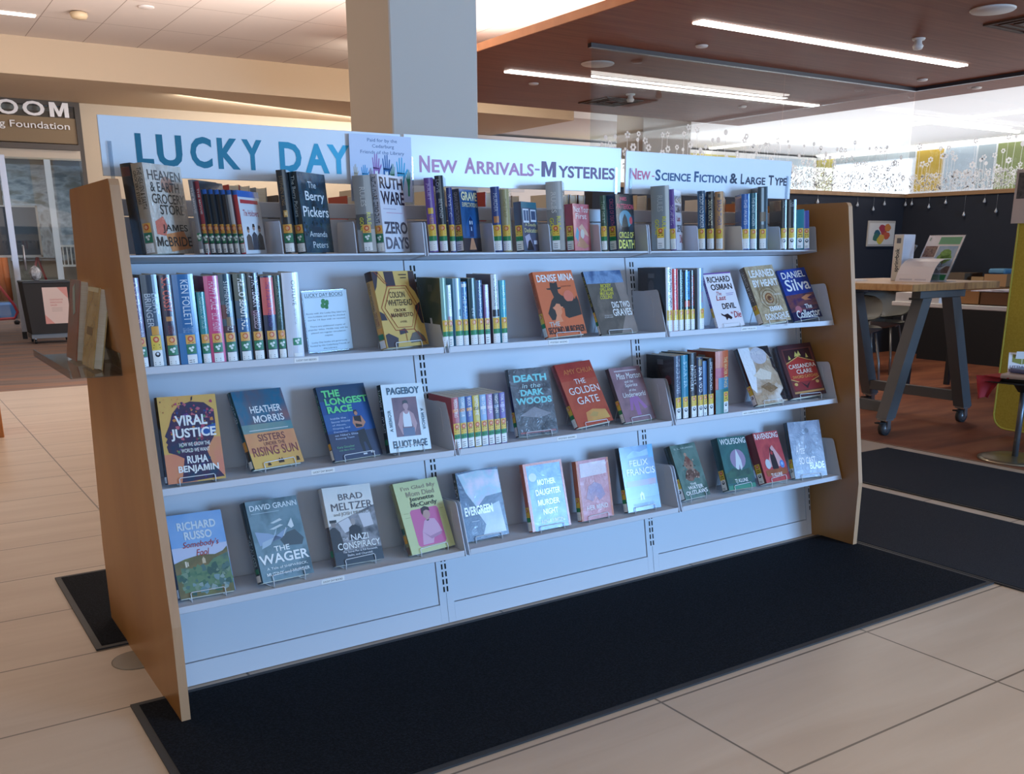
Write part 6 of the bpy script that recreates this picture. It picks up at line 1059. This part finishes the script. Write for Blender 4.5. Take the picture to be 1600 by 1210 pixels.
# ---- navy wall: framed watercolour and hanging clear drops
f = empty('framed_picture', (9.107, 4.218, 1.347)); tag(f, 'small framed watercolour splash of red, blue and yellow on the navy wall', 'picture')
m = MB(); m.box(-.24, -.02, -.14, .24, 0, .14, mat('#b8b0a4', .6), .004); m.build('frame', f)
m = MB(); m.box(-.225, -.022, -.115, .225, -.0201, .115, mat('#d8d2c8', .6)); m.build('paper', f)
m = MB(); rnd = random.Random(7)
for k, (c, x, z) in enumerate((('#b84a3a', .03, .02), ('#c85a3c', .09, -.02), ('#2f5a68', -.08, .0), ('#3a6a5a', -.1, -.04), ('#c9b43a', -.02, -.07), ('#d8a44a', .0, -.05), ('#a83a4a', .0, .06), ('#d0803c', .1, .06))):
    m.flat([(x+(.05+.02*rnd.random())*math.cos(.75*j), z+(.035+.02*rnd.random())*math.sin(.75*j)) for j in range(8)], lambda u, v: (u, -.0223-.0002*k, v), mat(c, .7))
m.build('painting', f)
CL = mat('#cfd3d6', .12, coat=1., trans=.3)
for k, (x, y, z) in enumerate([(7.97, 4.192, 1.65), (8.63, 4.192, 1.63), (8.91, 4.192, 1.59), (9.10, 4.192, 1.65), (9.466, 4.18, 1.65), (9.466, 4.10, 1.655), (9.466, 3.88, 1.615), (9.466, 3.68, 1.655), (9.466, 3.45, 1.52), (9.466, 3.23, 1.65), (9.466, 3.09, 1.545)]):
    m = MB(); m.lathe([(.001, .055), (.006, .04), (.017, .015), (.012, .003), (.002, 0)], (0, 0, 0), CL, 8); m.tube([(0, 0, .055), (0, 0, 1.74-z)], .0008, CL, 4)
    o = m.build('hanging_drop', None, Matrix.Translation((x, y, z))); tag(o, 'clear drop ornament on the navy wall, '+'first second third fourth fifth sixth seventh eighth ninth tenth eleventh'.split()[k]+' from the left', 'ornament', 'clear drops along the navy wall')

# ------------------------------------------------------------------ glazing above the navy wall, with white flowers
FILM = film_mat()
def flower_wall(name, fnw, L0, L1, z0, z1, seed, dens):
    m = MB(); rnd = random.Random(seed); Wm = FILM; x = L0+.03
    while x < L1-.03:
        h = z0+(rnd.choice((.16, .22, .28, .34, .40, .46)))*rnd.uniform(.85, 1.1); sway = rnd.uniform(-.02, .02)
        m.flat([(x-.0025, z0), (x+.0025, z0), (x+sway+.002, h), (x+sway-.002, h)], fnw(0), Wm)
        k = rnd.randrange(4); r = rnd.uniform(.020, .034); cx, cz = x+sway, h+r*.6
        if k == 0: m.flat([(cx+r*.8*math.cos(.5*j), cz+r*.8*math.sin(.5*j)) for j in range(12)], fnw(.0004), Wm)
        else:
            n = 5 if k < 3 else 6; a0 = rnd.random()
            for j in range(n):
                a = a0+2*math.pi*j/n; px, pz = cx+r*.75*math.cos(a), cz+r*.75*math.sin(a)
                m.flat([(px+r*.42*math.cos(.9*q), pz+r*.42*math.sin(.9*q)) for q in range(7)], fnw(.0004+.0001*(j % 2)), Wm)
        for q in range(dens):
            zz = rnd.uniform(z0+.01, z0+.20); xx = x+rnd.uniform(-.03, .03); rr = rnd.uniform(.008, .02); s5 = rnd.choice((-1, 1))
            m.flat([(xx, zz), (xx+s5*rr, zz+rr*.5), (xx+s5*rr*1.9, zz+rr*1.6), (xx+s5*rr*.7, zz+rr*1.2)], fnw(.0003), Wm)
        x += rnd.uniform(.022, .055)
    return m
def pane(n, b_, mk):
    w = MB(); w.box(*b_, GLASS); o = w.build('window_%d' % n); struct(o); mk.build('flower_decal', o)
pane(4, (4.97, 4.265, 1.786, 7.42, 4.268, 2.884), flower_wall('f', lambda d: (lambda u, v: (u, 4.2645-d, v)), 4.98, 7.41, 1.787, 2.9, 1, 3))
pane(5, (7.43, 4.265, 1.786, 9.555, 4.268, 2.884), flower_wall('f', lambda d: (lambda u, v: (u, 4.2645-d, v)), 7.44, 9.54, 1.787, 2.9, 2, 16))
pane(6, (9.56, -3.0, 1.786, 9.563, 4.26, 2.884), flower_wall('f', lambda d: (lambda u, v: (9.5595-d, u, v)), .6, 4.24, 1.787, 2.9, 3, 18))
m = MB(); TRK = mat('#4a4a50', .35, metal=.6); m.box(4.95, 4.245, 2.885, 9.59, 4.295, 2.9195, TRK); m.box(9.545, -3.0, 2.885, 9.59, 4.244, 2.9195, TRK); struct(m.build('trim_5'))

# ------------------------------------------------------------------ ceiling fittings
LITE = mat('#fff6ee', .5, emit=5.)
for n_, (x0, x1, y) in enumerate(((5.15, 8.70, 3.16), (5.07, 9.70, 5.76))):
    m = MB(); m.box(x0, y-.055, 2.905, x1, y+.055, 2.9198, LITE); o = m.build('strip_light'); tag(o, ('long white light strip nearer the front of the wooden ceiling', 'long white light strip farther back on the wooden ceiling')[n_], 'ceiling light')
CW = mat('#d8cfc8', .5)
for x, y, lb in ((5.60, 4.98, 'round white speaker grille near the left edge of the wooden ceiling'), (6.75, 1.70, 'round white speaker grille near the top right of the wooden ceiling')):
    m = MB(); m.lathe([(.15, 0), (.16, .008), (.16, .0148), (.0, .0148)], (x, y, 2.905), CW, 28); o = m.build('ceiling_speaker'); tag(o, lb, 'speaker')
VM = mat('#4a2c1c', .6)
for x, y, lb in ((7.28, 6.85, 'square brown air vent far back on the wooden ceiling'), (7.45, 1.75, 'square brown air vent at the right edge of the wooden ceiling')):
    m = MB(); 
    for r in (.28, .2, .12): 
        for a in ((x-r, y-r, x+r, y-r+.03), (x-r, y+r-.03, x+r, y+r), (x-r, y-r+.03, x-r+.03, y+r-.03), (x+r-.03, y-r+.03, x+r, y+r-.03)): m.box(a[0], a[1], 2.906, a[2], a[3], 2.9198, VM)
    o = m.build('air_vent'); tag(o, lb, 'vent')
for x, y, big, lb in ((5.85, 3.83, 0, 'small white sprinkler cap left of the front light strip'), (7.21, 2.63, 1, 'white sprinkler head right of the front light strip'), (9.1, 3.87, 0, 'small white cap near the glass corner'), (5.73, 6.25, 0, 'small white cap left of the rear light strip'), (7.11, 6.28, 1, 'white sprinkler head behind the rear light strip'), (8.96, 6.3, 0, 'small white cap behind the right end of the rear light strip'), (10.1, 3.87, 0, 'small white cap outside the glass corner')):
    m = MB(); m.lathe([(.05, 0), (.055, .01), (.055, .0148), (0, .0148)], (x, y, 2.905), CW, 16)
    if big: m.lathe([(.0, 0), (.035, .004), (.045, .03), (.03, .05), (.03, .075)], (x, y, 2.83), CW, 14)
    o = m.build('sprinkler'); tag(o, lb, 'sprinkler')
m = MB(); m.lathe([(.0, 0), (.07, .006), (.085, .03), (.085, .055), (.05, .0695)], (1.65, 8.56, 3.50), mat('#d8c09a', .5), 20); o = m.build('smoke_detector'); tag(o, 'cream smoke detector on the tiled ceiling', 'detector')
m = MB(); m.lathe([(.07, 0), (.08, .006), (.08, .0148), (0, .0148)], (2.18, 7.97, 3.555), CW, 20); o = m.build('sprinkler'); tag(o, 'flat white cap on the tiled ceiling right of the smoke detector', 'cap')
m = MB(); m.box(.2, 8.94, 3.555, 1.30, 9.02, 3.5698, LITE); o = m.build('strip_light'); tag(o, 'short light strip at the left end of the tiled ceiling', 'ceiling light')

# ------------------------------------------------------------------ the bright hall beyond
m = MB()
for x0, x1, z0, z1, c in ((10.1, 12.25, 2.3, 3.08, '#c9bd6a'), (13.9, 15.4, 2.3, 3.08, '#c4ba72'), (8.75, 9.9, 2.2, 3.1, '#d8dadd'), (16, 17.9, 2.2, 3.1, '#b8c4cc')): m.box(x0, 12.585, z0, x1, 12.599, z1, mat(c, .8))
o = m.build('wall_panels'); struct(o); o.name = 'trim_6'
m = MB()
for y0, y1, z0, z1, c in ((12.1, 13.5, 2.2, 3.1, '#b9ae5c'), (9.4, 10.0, 2.3, 3.1, '#b89a3c'), (8.7, 9.35, 2.3, 3.1, '#a9b8c4'), (8.3, 8.65, 2.3, 3.1, '#9aa8b0'), (7.0, 8.25, 2.2, 3.1, '#7f8a58'), (10.05, 12.05, 2.98, 3.1, '#9aa4a8')): m.box(17.985, y0, z0, 17.999, min(y1, 12.58), z1, mat(c, .8))
o = m.build('trim_7'); struct(o)
SKY = mat('#eef4ff', .5, emit=2.2)
for k, y in enumerate((10.1, 10.6, 11.1, 11.6)):
    m = MB(); m.box(17.97, y+.02, 1.7, 17.984, y+.46, 2.95, SKY); o = m.build('window_%d' % (7+k)); struct(o)
for k, (x0, y0, x1, y1) in enumerate(((14.5, -2, 14.62, 12.5), (17.86, -2, 17.94, 12.5), (14.7, 7.4, 17.2, 7.48))):
    m = MB(); m.box(x0, y0, 3.17, x1, y1, 3.1998, LITE); o = m.build('strip_light'); tag(o, ('long cove light strip on the white ceiling beyond the glass', 'light strip along the far wall of the bright hall', 'short crosswise light strip on the white ceiling beyond the glass')[k], 'ceiling light')

bpy.data.objects.remove(_fo); bpy.data.curves.remove(_fc)
